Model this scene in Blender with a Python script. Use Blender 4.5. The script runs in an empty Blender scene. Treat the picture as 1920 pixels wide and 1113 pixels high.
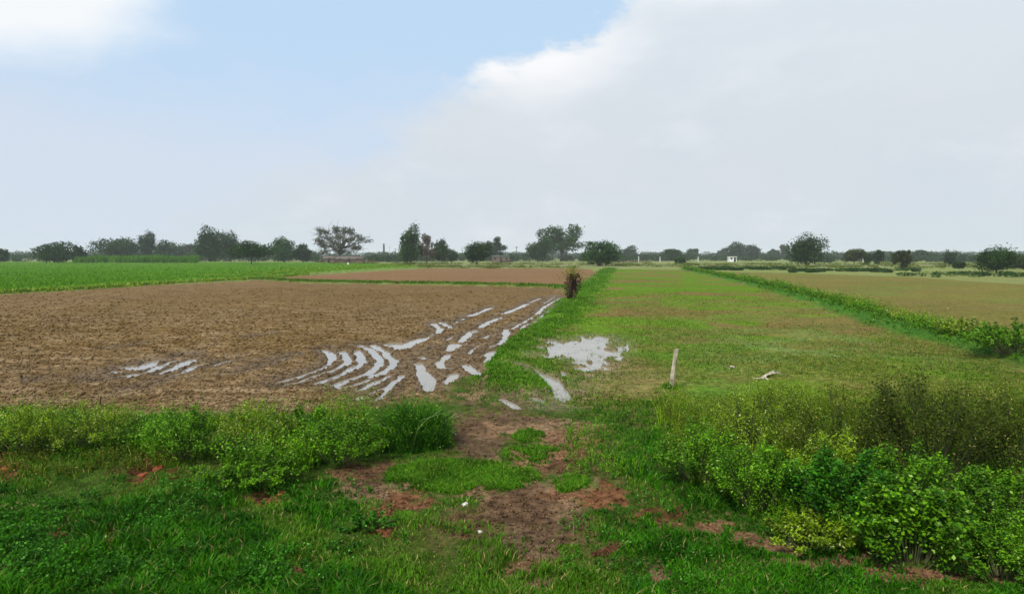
import bpy, math
import numpy as np
from math import radians, pi

# ------------------------------------------------------------------ camera, light, exposure
SC = bpy.context.scene
COL = SC.collection
CAM_H = 2.5
F = 1144.0                      # focal length in photo pixels (photo 1920 wide)
PITCH = math.atan(76.5 / F)     # horizon at row 480
cd = bpy.data.cameras.new("camera"); cam = bpy.data.objects.new("camera", cd); COL.objects.link(cam)
cd.sensor_width = 36.0; cd.lens = 36.0 * F / 1920.0
cd.clip_start = 0.1; cd.clip_end = 12000
cam.location = (0, 0, CAM_H); cam.rotation_euler = (pi / 2 - PITCH, 0, 0)
SC.camera = cam

SUN_EL, SUN_AZ = radians(52), radians(215)      # azimuth clockwise from +Y
sd = bpy.data.lights.new("sun", 'SUN'); sd.energy = 2.9; sd.angle = radians(7); sd.color = (1.0, 0.95, 0.87)
sun = bpy.data.objects.new("sun", sd); COL.objects.link(sun)
sun.rotation_euler = (pi / 2 - SUN_EL, 0, -SUN_AZ + pi)
sun.location = (0, 0, 60)

SC.view_settings.view_transform = 'Standard'; SC.view_settings.look = 'None'
SC.view_settings.exposure = 0.46; SC.view_settings.gamma = 1.0
SC.cycles.max_bounces = 6; SC.cycles.diffuse_bounces = 3; SC.cycles.transparent_max_bounces = 6
SC.cycles.volume_bounces = 2

W = bpy.data.worlds.new("World"); SC.world = W; W.use_nodes = True
nt = W.node_tree; nt.nodes.clear()
def N(t, **k):
    n = nt.nodes.new(t)
    for a, b in k.items(): setattr(n, a, b)
    return n
def L(a, b): nt.links.new(a, b)
def M(op, a, b=None, c=None, clamp=False):
    n = N('ShaderNodeMath', operation=op, use_clamp=clamp)
    for i, x in enumerate((a, b, c)):
        if x is None: continue
        if isinstance(x, (int, float)): n.inputs[i].default_value = x
        else: L(x, n.inputs[i])
    return n.outputs[0]
def SS(x, lo, hi):              # smoothstep
    n = N('ShaderNodeMapRange', interpolation_type='SMOOTHSTEP')
    L(x, n.inputs[0]); n.inputs[1].default_value = lo; n.inputs[2].default_value = hi
    return n.outputs[0]
def MIX(f, a, b):
    n = N('ShaderNodeMix', data_type='RGBA')
    for i, x in ((0, f), (6, a), (7, b)):
        if isinstance(x, (int, float)): n.inputs[i].default_value = x
        elif isinstance(x, tuple): n.inputs[i].default_value = (*x, 1)
        else: L(x, n.inputs[i])
    return n.outputs[2]
def NOISE(vec, scale, detail=4, rough=0.5):
    n = N('ShaderNodeTexNoise'); n.inputs['Scale'].default_value = scale
    n.inputs['Detail'].default_value = detail; n.inputs['Roughness'].default_value = rough
    L(vec, n.inputs['Vector']); return n.outputs['Fac']

out = N('ShaderNodeOutputWorld'); bg = N('ShaderNodeBackground'); L(bg.outputs[0], out.inputs[0])
bg.inputs[1].default_value = 0.0735
sky = N('ShaderNodeTexSky', sky_type='NISHITA'); sky.sun_disc = False
sky.sun_elevation = SUN_EL; sky.sun_rotation = SUN_AZ; sky.dust_density = 2.0; sky.air_density = 1.0
tc = N('ShaderNodeTexCoord'); sx = N('ShaderNodeSeparateXYZ'); L(tc.outputs['Generated'], sx.inputs[0])
az = M('ARCTAN2', sx.outputs[0], sx.outputs[1])
el = M('ARCSINE', sx.outputs[2])
# stretched coordinates: clouds seen towards the horizon flatten
cv = N('ShaderNodeCombineXYZ')
L(sx.outputs[0], cv.inputs[0]); L(sx.outputs[1], cv.inputs[1]); L(M('MULTIPLY', sx.outputs[2], 2.2), cv.inputs[2])
n1 = NOISE(cv.outputs[0], 3.2, 7, 0.55); n2 = NOISE(cv.outputs[0], 9.0, 6, 0.6); n3 = NOISE(cv.outputs[0], 1.6, 3, 0.5)
nn = M('ADD', M('MULTIPLY', M('SUBTRACT', n1, 0.5), 0.20), M('MULTIPLY', M('SUBTRACT', n2, 0.5), 0.13))
# cloud deck whose edge runs diagonally
s = M('SUBTRACT', M('MULTIPLY', M('ADD', az, 0.255), 0.49), M('MULTIPLY', M('SUBTRACT', el, 0.145), 0.87))
sn = M('MULTIPLY', M('ADD', s, M('MULTIPLY', nn, 1.15)), M('ADD', 0.9, M('MULTIPLY', SS(el, 0.16, 0.34), 0.9)))
deck = SS(sn, -0.045, 0.035)
# whitish band that fills the lower sky
band = SS(M('ADD', M('SUBTRACT', 0.27, el), M('MULTIPLY', nn, 0.8)), -0.06, 0.17)
# small bright cloud high at the left
dx = M('DIVIDE', M('ADD', az, 0.74), 0.23); dy = M('DIVIDE', M('SUBTRACT', el, 0.335), 0.10)
rr = M('SUBTRACT', 1.0, M('SQRT', M('ADD', M('MULTIPLY', dx, dx), M('MULTIPLY', dy, dy))))
corner = SS(M('ADD', rr, M('MULTIPLY', nn, 3.0)), -0.2, 0.4)
# bright puffy rim of the deck around its upper edge
dx2 = M('DIVIDE', M('SUBTRACT', az, 0.03), 0.20); dy2 = M('DIVIDE', M('SUBTRACT', el, 0.325), 0.085)
rr2 = M('SUBTRACT', 1.0, M('SQRT', M('ADD', M('MULTIPLY', dx2, dx2), M('MULTIPLY', dy2, dy2))))
rim = M('MULTIPLY', SS(M('ADD', rr2, M('MULTIPLY', nn, 3.5)), -0.2, 0.7), deck)
dx3 = M('DIVIDE', M('SUBTRACT', az, 0.30), 0.20); dy3 = M('DIVIDE', M('SUBTRACT', el, 0.41), 0.06)
rr3 = M('SUBTRACT', 1.0, M('SQRT', M('ADD', M('MULTIPLY', dx3, dx3), M('MULTIPLY', dy3, dy3))))
rimb = M('MULTIPLY', SS(M('ADD', rr3, M('MULTIPLY', nn, 3.5)), -0.2, 0.8), deck)
SKYB = MIX(0.85, sky.outputs[0], (5.7, 7.7, 10.0))
c = MIX(M('MULTIPLY', band, 0.9), SKYB, (6.7, 7.35, 8.45))
hi = SS(M('ADD', el, M('MULTIPLY', nn, 1.2)), 0.12, 0.42)
grey = MIX(SS(n3, 0.3, 0.7), (6.3, 7.1, 7.9), (6.9, 7.35, 7.8))
grey = MIX(M('MULTIPLY', hi, 0.6), grey, (7.7, 8.3, 8.8))
w4 = NOISE(cv.outputs[0], 5.0, 8, 0.62)
grey = MIX(M('MULTIPLY', SS(w4, 0.5, 0.72), 0.45), grey, (8.4, 8.8, 9.1))
c = MIX(M('MULTIPLY', deck, 0.9), c, grey)
c = MIX(M('MULTIPLY', rim, 0.95), c, (9.6, 9.7, 9.9))
c = MIX(M('MULTIPLY', rimb, 0.8), c, (9.6, 9.8, 10.0))
c = MIX(M('MULTIPLY', corner, 0.95), c, (9.4, 9.6, 9.8))
L(c, bg.inputs[0])

# ------------------------------------------------------------------ helpers
rng = np.random.default_rng(7)
cP, sP = math.cos(PITCH), math.sin(PITCH)
def G(u, v, z=0.05):
    """photo pixel -> point on the ground (x, y) at height z"""
    a = (np.asarray(u, float) - 960) / F; b = -(np.asarray(v, float) - 556.5) / F
    dy = cP + b * sP; dz = -sP + b * cP
    t = (z - CAM_H) / dz
    return a * t, dy * t
def PIX(x, y, z=0.05):
    """ground point -> photo pixel"""
    zz = z - CAM_H
    dep = y * cP - zz * sP; upc = y * sP + zz * cP
    dep = np.maximum(dep, 0.3)
    return 960 + F * x / dep, 556.5 - F * upc / dep
def _h(ix, iy, s):
    n = (ix.astype(np.int64) * 374761393 + iy.astype(np.int64) * 668265263 + s * 1442695041) & 0x7fffffff
    n = ((n ^ (n >> 13)) * 1274126177) & 0x7fffffff
    n = (n ^ (n >> 16)) & 0xffffff
    return n / float(0xffffff)
def vn(x, y, s=0):
    ix = np.floor(x); iy = np.floor(y); fx = x - ix; fy = y - iy
    fx = fx * fx * (3 - 2 * fx); fy = fy * fy * (3 - 2 * fy)
    a = _h(ix, iy, s); b = _h(ix + 1, iy, s); c_ = _h(ix, iy + 1, s); d = _h(ix + 1, iy + 1, s)
    return (a * (1 - fx) + b * fx) * (1 - fy) + (c_ * (1 - fx) + d * fx) * fy
def fbm(x, y, s=0, o=3):
    r = 0; a = 0.5; t = 0
    for i in range(o):
        r = r + a * vn(x * 2 ** i, y * 2 ** i, s + i * 17); t += a; a *= 0.5
    return r / t
def sst(x, a, b):
    t = np.clip((x - a) / (b - a), 0, 1); return t * t * (3 - 2 * t)
def dseg(x, y, pts):
    d = np.full(x.shape, 1e9)
    for (ax, ay), (bx, by) in zip(pts[:-1], pts[1:]):
        ex, ey = bx - ax, by - ay
        t = np.clip(((x - ax) * ex + (y - ay) * ey) / (ex * ex + ey * ey + 1e-12), 0, 1)
        d = np.minimum(d, np.hypot(x - ax - t * ex, y - ay - t * ey))
    return d
def sdpoly(x, y, pts):
    """signed distance, positive inside"""
    ins = np.zeros(x.shape, bool); q = list(pts) + [pts[0]]
    for (ax, ay), (bx, by) in zip(q[:-1], q[1:]):
        c1 = (ay > y) != (by > y)
        with np.errstate(divide='ignore', invalid='ignore'):
            xi = (bx - ax) * (y - ay) / (by - ay + 1e-12) + ax
        ins ^= c1 & (x < xi)
    d = dseg(x, y, q)
    return np.where(ins, d, -d)
def GP(pts):                                  # list of photo pixels -> list of world points
    return [tuple(float(q) for q in G(u, v)) for u, v in pts]

def link(name, me, mat=None, parent=None, **props):
    o = bpy.data.objects.new(name, me); COL.objects.link(o)
    if mat is not None: me.materials.append(mat)
    if parent is not None: o.parent = parent
    for k, v in props.items(): o[k] = v
    return o
def mesh_np(name, V, Fc, k, attrs=None, smooth=False):
    """V (n,3), Fc (m,k) faces of k corners; attrs {name:(domain, array)}"""
    me = bpy.data.meshes.new(name)
    V = np.ascontiguousarray(V, dtype=np.float32); Fc = np.ascontiguousarray(Fc, dtype=np.int32)
    me.vertices.add(len(V)); me.vertices.foreach_set('co', V.ravel())
    me.loops.add(Fc.size); me.loops.foreach_set('vertex_index', Fc.ravel())
    me.polygons.add(len(Fc)); me.polygons.foreach_set('loop_start', np.arange(0, Fc.size, k, dtype=np.int32))
    if smooth: me.polygons.foreach_set('use_smooth', np.ones(len(Fc), bool))
    me.update(calc_edges=True)
    for an, (dom, arr) in (attrs or {}).items():
        if arr.ndim == 1:
            a = me.attributes.new(an, 'FLOAT', dom); a.data.foreach_set('value', np.ascontiguousarray(arr, np.float32))
        else:
            a = me.attributes.new(an, 'FLOAT_COLOR', dom); a.data.foreach_set('color', np.ascontiguousarray(arr, np.float32).ravel())
    return me

# ------------------------------------------------------------------ materials
def mat_new(name):
    global nt
    m = bpy.data.materials.new(name); m.use_nodes = True; nt = m.node_tree; nt.nodes.clear()
    o = N('ShaderNodeOutputMaterial'); p = N('ShaderNodeBsdfPrincipled'); L(p.outputs[0], o.inputs[0])
    return m, p, o
def leaf_mat(name, c1, c2, c3=None, thr=0.96, rough=0.6, trans=0.16, spec=0.10, big=0.0):
    m, p, o = mat_new(name)
    at = N('ShaderNodeAttribute'); at.attribute_name = 'rnd'
    col = MIX(at.outputs['Fac'], c1, c2)
    geo = N('ShaderNodeNewGeometry')
    nz = NOISE(geo.outputs['Position'], 2.6 if not big else big, 4)
    col = MIX(M('MULTIPLY', SS(nz, 0.38, 0.66), 0.6), col, tuple(x * 0.5 for x in c1))
    if c3: col = MIX(M('GREATER_THAN', at.outputs['Fac'], thr), col, c3)
    L(col, p.inputs['Base Color']); p.inputs['Roughness'].default_value = rough
    p.inputs['Specular IOR Level'].default_value = spec
    if trans > 0:
        t = N('ShaderNodeBsdfTranslucent'); L(col, t.inputs[0])
        mx = N('ShaderNodeMixShader'); mx.inputs[0].default_value = trans
        L(p.outputs[0], mx.inputs[1]); L(t.outputs[0], mx.inputs[2]); L(mx.outputs[0], o.inputs[0])
    return m
def solid_mat(name, c1, c2, scale=6, rough=0.85, bump=0.3, spec=0.2):
    m, p, o = mat_new(name)
    tcn = N('ShaderNodeTexCoord'); nz = NOISE(tcn.outputs['Object'], scale, 6, 0.6)
    L(MIX(SS(nz, 0.3, 0.7), c1, c2), p.inputs['Base Color']); p.inputs['Roughness'].default_value = rough
    p.inputs['Specular IOR Level'].default_value = spec
    b = N('ShaderNodeBump'); b.inputs['Strength'].default_value = bump; b.inputs['Distance'].default_value = 0.02
    L(nz, b.inputs['Height']); L(b.outputs[0], p.inputs['Normal'])
    return m
def terrain_mat():
    m, p, o = mat_new('earth')
    at = N('ShaderNodeAttribute'); at.attribute_name = 'alb'
    geo = N('ShaderNodeNewGeometry'); pos = geo.outputs['Position']
    na = NOISE(pos, 9.0, 8, 0.68); nb = NOISE(pos, 1.1, 5, 0.6); ncn = NOISE(pos, 0.12, 4, 0.55)
    k = M('MULTIPLY', M('ADD', 0.42, M('MULTIPLY', SS(na, 0.25, 0.75), 1.15)), M('ADD', 0.72, M('MULTIPLY', nb, 0.56)))
    k = M('MULTIPLY', k, M('ADD', 0.80, M('MULTIPLY', ncn, 0.40)))
    v = N('ShaderNodeVectorMath', operation='SCALE'); L(at.outputs['Color'], v.inputs[0]); L(k, v.inputs['Scale'])
    L(v.outputs[0], p.inputs['Base Color'])
    # wet ground is smoother
    L(M('SUBTRACT', 1.0, M('MULTIPLY', at.outputs['Alpha'], 0.55)), p.inputs['Roughness'])
    L(M('ADD', 0.03, M('MULTIPLY', at.outputs['Alpha'], 0.12)), p.inputs['Specular IOR Level'])
    nd = NOISE(pos, 14.0, 8, 0.7)
    b = N('ShaderNodeBump'); b.inputs['Strength'].default_value = 0.8; b.inputs['Distance'].default_value = 0.05
    L(nd, b.inputs['Height']); L(b.outputs[0], p.inputs['Normal'])
    return m
EARTH = terrain_mat()
def water_mat():
    m, p, o = mat_new('muddy_water')
    geo = N('ShaderNodeNewGeometry')
    nz = NOISE(geo.outputs['Position'], 2.0, 5)
    L(MIX(nz, (0.17, 0.15, 0.115), (0.34, 0.31, 0.265)), p.inputs['Base Color'])
    p.inputs['Roughness'].default_value = 0.06; p.inputs['IOR'].default_value = 1.5
    b = N('ShaderNodeBump'); b.inputs['Strength'].default_value = 0.10; b.inputs['Distance'].default_value = 0.01
    L(NOISE(geo.outputs['Position'], 8, 3), b.inputs['Height']); L(b.outputs[0], p.inputs['Normal'])
    return m
WATER = water_mat()
BARK = solid_mat('bark', (0.06, 0.045, 0.032), (0.12, 0.095, 0.07), 3)
LM = {
 'grass':  leaf_mat('grass_blades', (0.008, 0.070, 0.001), (0.070, 0.260, 0.002), (0.26, 0.23, 0.07), 0.965),
 'grassy': leaf_mat('yellow_green_grass', (0.05, 0.15, 0.005), (0.12, 0.27, 0.012), (0.34, 0.30, 0.09), 0.94),
 'bank':   leaf_mat('bank_grass', (0.040, 0.14, 0.004), (0.12, 0.29, 0.008), (0.26, 0.30, 0.05), 0.95),
 'meadow': leaf_mat('meadow_grass', (0.070, 0.14, 0.005), (0.14, 0.23, 0.012), (0.26, 0.21, 0.06), 0.92),
 'crop':   leaf_mat('crop_leaves', (0.055, 0.16, 0.002), (0.12, 0.29, 0.006), None),
 'weed':   leaf_mat('weed_leaves', (0.014, 0.085, 0.002), (0.19, 0.42, 0.006), (0.26, 0.42, 0.08), 0.955),
 'weedy':  leaf_mat('yellowish_weed_leaves', (0.060, 0.13, 0.003), (0.32, 0.47, 0.012), (0.44, 0.50, 0.14), 0.93),
 'broad':  leaf_mat('broad_leaves', (0.012, 0.075, 0.002), (0.065, 0.25, 0.006), (0.14, 0.34, 0.05), 0.95),
 'olive':  leaf_mat('olive_leaves', (0.040, 0.075, 0.002), (0.15, 0.20, 0.006), (0.36, 0.34, 0.08), 0.95),
 'twiggy': leaf_mat('dark_olive_leaves', (0.016, 0.036, 0.002), (0.105, 0.150, 0.006), (0.22, 0.20, 0.05), 0.95),
 'reed':   leaf_mat('reed_blades', (0.016, 0.09, 0.004), (0.060, 0.22, 0.008), (0.34, 0.46, 0.16), 0.95),
 't_dark': leaf_mat('dark_crown', (0.012, 0.042, 0.005), (0.040, 0.100, 0.010), None, big=0.35, trans=0.15),
 't_green':leaf_mat('green_crown', (0.014, 0.060, 0.005), (0.050, 0.135, 0.012), None, big=0.35, trans=0.15),
 't_olive':leaf_mat('olive_crown', (0.040, 0.058, 0.014), (0.085, 0.12, 0.025), None, big=0.35, trans=0.15),
 't_blue': leaf_mat('grey_green_crown', (0.016, 0.042, 0.013), (0.042, 0.090, 0.024), None, big=0.35, trans=0.15),
 't_grey': leaf_mat('sparse_grey_crown', (0.050, 0.062, 0.030), (0.095, 0.11, 0.045), None, big=0.35, trans=0.15),
 't_brown':leaf_mat('dry_brown_crown', (0.070, 0.042, 0.024), (0.13, 0.080, 0.042), None, big=0.35, trans=0.1),
 'dryred': leaf_mat('dry_dark_leaves', (0.040, 0.028, 0.010), (0.095, 0.062, 0.018), None),
 'yellow': leaf_mat('yellow_green_leaves', (0.14, 0.18, 0.01), (0.28, 0.30, 0.03), None),
}

# ------------------------------------------------------------------ the lie of the land (all in metres on the ground)
Z1 = lambda X, Y: (500 + X / 2.8235, 500 + Y / 2.8235)
Z2 = lambda X, Y: (X / 2.8235, 500 + Y / 2.8235)
BIG = 1e4
FIELD_NEAR = GP([(-1500, 640), (-400, 570), (0, 553), (150, 545), (310, 534), (480, 526), (575, 531), (700, 533.5), (870, 536),
                 (1040, 541), (1062, 547), (1068, 562), (1035, 590), (995, 622), (955, 650), (925, 672), (922, 692), (880, 704),
                 (838, 716), (842, 752), (780, 765), (600, 775), (400, 782), (200, 778), (0, 770), (-500, 760), (-1500, 760)])
FIELD_FAR = GP([(490, 524), (575, 516.5), (700, 508.5), (800, 503), (1080, 502.5), (1110, 505), (1122, 512), (1078, 538), (1045, 538), (870, 533),
                (700, 530.5), (575, 528)])
CROP = GP([(-2500, 640), (-400, 567), (0, 550), (150, 542.5), (310, 531.5), (480, 522), (575, 514), (700, 505.5), (790, 501),
           (740, 497), (600, 493), (430, 492), (140, 491), (-200, 493), (-2500, 493)])
MEADOW = GP([(1150, 504), (1285, 506), (1340, 520), (1430, 541), (1560, 580), (1700, 625), (1920, 692), (2300, 780), (2300, 800), (1700, 765),
             (1240, 768), (1090, 765), (1060, 757), (985, 690), (990, 655), (1040, 605), (1090, 560), (1125, 525)])
FALLOW = GP([(1300, 509), (1500, 512), (1700, 519), (1920, 533), (2600, 560), (3600, 700), (2400, 760), (1920, 640), (1740, 612), (1560, 566), (1430, 536), (1350, 519)])
BUND_MID = GP([(1143, 503), (1118, 528), (1080, 562), (1040, 598), (1000, 628), (962, 655), (945, 680), (955, 705), (985, 728)])
BUND_RIGHT = GP([(1280, 505), (1340, 517), (1430, 538), (1560, 572), (1660, 606), (1760, 636), (1920, 672), (2300, 760)])
BUND_FIELD = GP([(480, 525), (575, 529.5), (700, 532), (870, 534.5), (1040, 539.5), (1060, 543)])
BUND_CROP = GP([(-1500, 636), (-400, 568), (0, 551.5), (150, 544), (310, 533), (480, 524), (575, 515.5), (700, 507), (790, 502), (1080, 501.5)])
FAR_R = GP([(1280, 503), (1480, 504.5), (1560, 507), (1700, 513), (1920, 528), (2400, 545)])
SOIL = [ # bare patches of the cart track: centre, half size in photo pixels, redness
 (900, 808, 62, 24, .35), (905, 845, 55, 16, .15), (1055, 815, 62, 14, .5), (1085, 845, 34, 22, .75), (1030, 868, 60, 14, .6), (880, 750, 22, 18, .2),
 (960, 745, 14, 34, .1), (910, 728, 22, 26, .2), (1010, 745, 30, 10, .1), (700, 885, 62, 18, .55), (690, 915, 58, 18, .25), (760, 945, 46, 22, .85),
 (735, 993, 30, 12, 1.), (500, 932, 44, 10, .9), (1040, 930, 70, 16, .7), (1125, 935, 60, 14, .9), (975, 955, 58, 26, .35), (990, 1000, 62, 30, .2), (985, 1045, 45, 22, .5),
 (1225, 975, 60, 9, .9), (1300, 992, 70, 9, .6), (1420, 1020, 110, 11, .5), (1580, 1055, 120, 12, .5), (1740, 1082, 130, 14, .6), (1900, 1098, 90, 14, .5),
 (12, 876, 36, 22, 1.), (275, 885, 54, 19, 1.), (208, 1018, 14, 14, 1.), (120, 1022, 16, 16, .9), (25, 1088, 50, 18, .7), (570, 1080, 32, 22, .8), (420, 1062, 16, 12, .7),
 (1135, 1030, 34, 10, .8), (1228, 1065, 20, 16, .3), (860, 1000, 16, 8, .7), (1000, 1090, 60, 10, .3), (960, 790, 130, 12, .2), (1010, 960, 70, 60, .3), (800, 905, 40, 16, .6),
]
GREENP = [(870, 893, 130, 26), (990, 818, 28, 14), (1000, 851, 52, 12), (1070, 907, 32, 14), (760, 968, 10, 6)]
LINES = [([Z1(*p) for p in pl], w) for pl, w in [
 ([(300,430),(340,455),(350,485),(310,520),(230,555),(150,580),(60,600)], .15),
 ([(395,440),(415,465),(430,490),(400,520),(320,550),(240,575),(170,600),(110,612)], .16),
 ([(470,435),(500,465),(510,500),(450,535),(370,570),(270,605)], .17),
 ([(490,408),(560,440),(600,480),(590,520),(520,560),(420,595),(360,620)], .18),
 ([(560,405),(620,440),(655,475),(680,490),(650,530),(590,560),(560,572)], .17),
 ([(530,590),(470,615),(390,632)], .13), ([(640,572),(580,600),(500,640)], .15), ([(720,565),(670,600),(640,622)], .13),
 ([(640,628),(560,655),(470,690)], .13), ([(650,640),(590,695)], .10),
 ([(660,402),(720,412),(780,392),(830,376)], .38), ([(700,428),(740,420)], .25),
 ([(880,295),(920,325),(900,345)], .20), ([(920,288),(980,320)], .20), ([(835,372),(900,338)], .07),
 ([(980,300),(1060,262)], .10), ([(1070,256),(1110,243),(1190,212)], .30), 
 ([(1130,315),(1180,285),(1240,262)], .24), ([(1250,245),(1340,212),(1380,192)], .28), ([(1390,186),(1450,163)], .16),
 ([(1290,325),(1350,295),(1420,255)], .14), ([(1430,248),(1460,215),(1500,190),(1560,160)], .16),
 ([(1340,325),(1380,300),(1430,280)], .15), ([(1440,268),(1500,225),(1570,180)], .12), ([(1470,190),(1530,150)], .10),
 ([(1030,390),(1070,350),(1100,330)], .20), ([(950,382),(985,362)], .10), ([(970,432),(1000,405)], .26),
 ([(960,455),(920,500),(925,528)], .18), ([(930,530),(985,528)], .12), ([(1000,560),(960,600),(1000,608)], .18), ([(1072,452),(1112,415)], .11),
 ([(1040,485),(1062,487)], .12), ([(1050,510),(1080,535),(1120,560)], .19),
 ([(1270,325),(1262,370),(1240,400),(1190,416)], .19), ([(1150,372),(1185,352)], .13), ([(1203,440),(1168,498)], .17), ([(1138,466),(1190,440)], .14),
 ([(818,470),(822,480)], .20), ([(798,505),(820,545),(845,590),(868,640)], .20), ([(840,440),(880,425)], .09)]]
LINES += [([Z2(*p) for p in pl], w * 1.15) for pl, w in [
 ([(490,570),(550,562)], .12), ([(590,545),(640,550)], .14), ([(560,587),(690,560)], .12), ([(670,520),(740,530),(820,492)], .22),
 ([(700,570),(790,545),(860,515),(920,490)], .15), ([(870,550),(960,510),(1020,482)], .22), ([(910,572),(980,550),(1050,510)], .15), ([(930,470),(990,460)], .10),
 ([(720,640),(840,605)], .08), ([(1130,517),(1210,492)], .14), ([(1260,552),(1390,517)], .10), ([(1400,505),(1480,485),(1550,465)], .11),
 ([(620,425),(700,418)], .06), ([(60,612),(140,602)], .06), ([(1340,365),(1400,358)], .10)]]
LINESW = [(GP(pl), w) for pl, w in LINES]
FLOOD = GP([(1005, 655), (1018, 640), (1035, 630), (1060, 638), (1085, 634), (1110, 628), (1135, 630), (1155, 640), (1148, 655), (1138, 668), (1128, 690),
            (1112, 704), (1098, 700), (1085, 682), (1060, 672), (1035, 668), (1018, 664)])
DITCH = GP([(985, 682), (1005, 688), (1030, 700), (1052, 715), (1072, 732), (1082, 748), (1060, 754), (1040, 742), (1028, 722), (1008, 702)])
DITCH2 = GP([(985, 738), (1008, 738), (1030, 746), (1022, 756), (1000, 750)])
RUT = GP([(940, 745), (955, 752), (972, 762)])
TALLCROP_D = 205.0

def terrain(x, y):
    """height, albedo (rgb + wetness) and region id at world points"""
    x = np.asarray(x, float); y = np.asarray(y, float); n = x.shape
    near = y < 70
    jx = (fbm(x * .9, y * .9, 3) - .5) * np.clip(y * .035, .15, 1.6); jy = (fbm(x * .9, y * .9, 9) - .5) * np.clip(y * .035, .15, 1.6)
    X = x + jx; Y = y + jy
    a_n = fbm(x * .25, y * .25, 1, 4); b_n = fbm(x * 1.3, y * 1.3, 21, 4); c_n = fbm(x * 6, y * 6, 31, 3)
    h = 0.05 + 0.02 * (a_n - .5)
    alb = np.zeros(n + (4,))
    def setc(m, col):
        for i in range(3): alb[..., i] = alb[..., i] * (1 - m) + m * (col[i] if not isinstance(col[i], float) else col[i])
    reg = np.zeros(n, int)
    # far country: pale green fields with strips
    strip = vn(x * .004 + 3, y * .018, 5)
    setc(np.ones(n), [.15 + .05 * a_n, .19 + .03 * strip, .06 + .0 * a_n])
    setc(sst(strip, .55, .75) * .6, [.17, .16, .08])
    setc(sst(y, 500, 1500) * .5, [.10, .13, .06])
    # roadside verge: green with olive
    ver = sst(16.0 - y, -1.5, 2.5)
    setc(ver, [.045, .075, .012])
    setc(ver * sst(b_n, .5, .7) * .5, [.095, .080, .022])
    h = h + ver * (0.10 * (a_n - .5) + .05 * (b_n - .5) + .015 * c_n)
    # crop field
    m = sst(sdpoly(X, Y, CROP), -.2, .4)
    h = h + m * (0.26 + .08 * b_n + .05 * c_n)
    setc(m, [.062, .165, .004]); setc(m * sst(a_n, .45, .7) * .5, [.09, .185, .008]); setc(m * sst(y, 90, 200) * .6, [.10, .18, .02])
    reg[m > .5] = 3
    # far ploughed strip
    m = sst(sdpoly(X, Y, FIELD_FAR), -.2, .4)
    setc(m, [.185, .105, .052]); setc(m * sst(b_n, .45, .7) * .35, [.17, .105, .035]); reg[m > .5] = 2
    # fallow field on the right
    sd_ = sdpoly(X, Y, FALLOW); m = sst(sd_, -.3, .6)
    setc(m, [.145, .128, .030]); setc(m * sst(a_n + .25 * (b_n - .5), .44, .62) * .75, [.12, .145, .028])
    setc(m * sst(fbm(x * .12, y * .5, 77), .55, .7) * .4, [.18, .12, .045]); reg[m > .5] = 5
    # meadow
    sd_ = sdpoly(X, Y, MEADOW); m = sst(sd_, -.3, .5)
    setc(m, [.100, .175, .012])
    far = sst(y, 22, 42)
    setc(m * far * .75, [.088, .158, .008])
    setc(m * sst(fbm(x * .16, y * .28, 41, 4), .48, .64) * .8, [.16, .105, .038])
    setc(m * sst(fbm(x * .4, y * .5, 47, 3), .56, .68) * .75, [.185, .10, .045])
    setc(m * sst(fbm(x * .3 + 7, y * .3, 43, 4), .42, .72) * (1 - far) * .5, [.085, .165, .025])
    # browner towards the flooded hollow
    u_, v_ = PIX(x, y)
    br = sst(1 - np.hypot((u_ - 1130) / 170, (v_ - 715) / 62), 0, .5)
    setc(m * (1 - far) * sst(fbm(x * .55 + 11, y * .8, 49, 4), .46, .62) * .6, [.155, .125, .035])
    setc(m * br * .75, [.18, .135, .050])
    pale = sst(1 - np.hypot((u_ - 1500) / 260, (v_ - 660) / 60), 0, .7)
    setc(m * pale * .6 * sst(b_n, .35, .6), [.135, .20, .055])
    h = h + m * (.025 * (b_n - .5) + .02 * (c_n - .5)); reg[m > .5] = 4
    # near ploughed field
    sd_ = sdpoly(X, Y, FIELD_NEAR); m = sst(sd_, -.15, .3)
    setc(m, [.152, .098, .043]); setc(m * sst(a_n, .45, .62) * .4, [.145, .090, .028])
    setc(m * sst(b_n, .52, .68) * .3, [.22, .148, .065]); setc(m * sst(17 - y, 0, 4) * .35, [.23, .155, .085])
    setc(m * sst(-x, 14, 30) * .3, [.22, .135, .07])
    st = fbm(x * 1.6 + 3, y * 7.5, 53, 3)
    setc(m * sst(st, .54, .70) * .45 * sst(40 - y, 0, 20), [.30, .215, .125]); setc(m * sst(.46 - st, 0, .14) * .55, [.10, .060, .020])
    clod = fbm(x * 4.2, y * 4.2, 51, 4)
    fur = np.sin((y + .12 * x + .5 * a_n) * 2 * pi / .55) * .5 + .5
    h = h + m * ((np.abs(clod - .5) * np.where(y < 24, -.15, -.11) + .045) * np.where(y < 80, 1, .4) + .035 * fur * sst(22 - y, 0, 6) + .02 * (c_n - .5))
    reg[m > .5] = 1
    # furrows that hold water
    carve = np.zeros(n)
    ok = near & (m > .2) & (u_ > 40) & (u_ < 1150)
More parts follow.
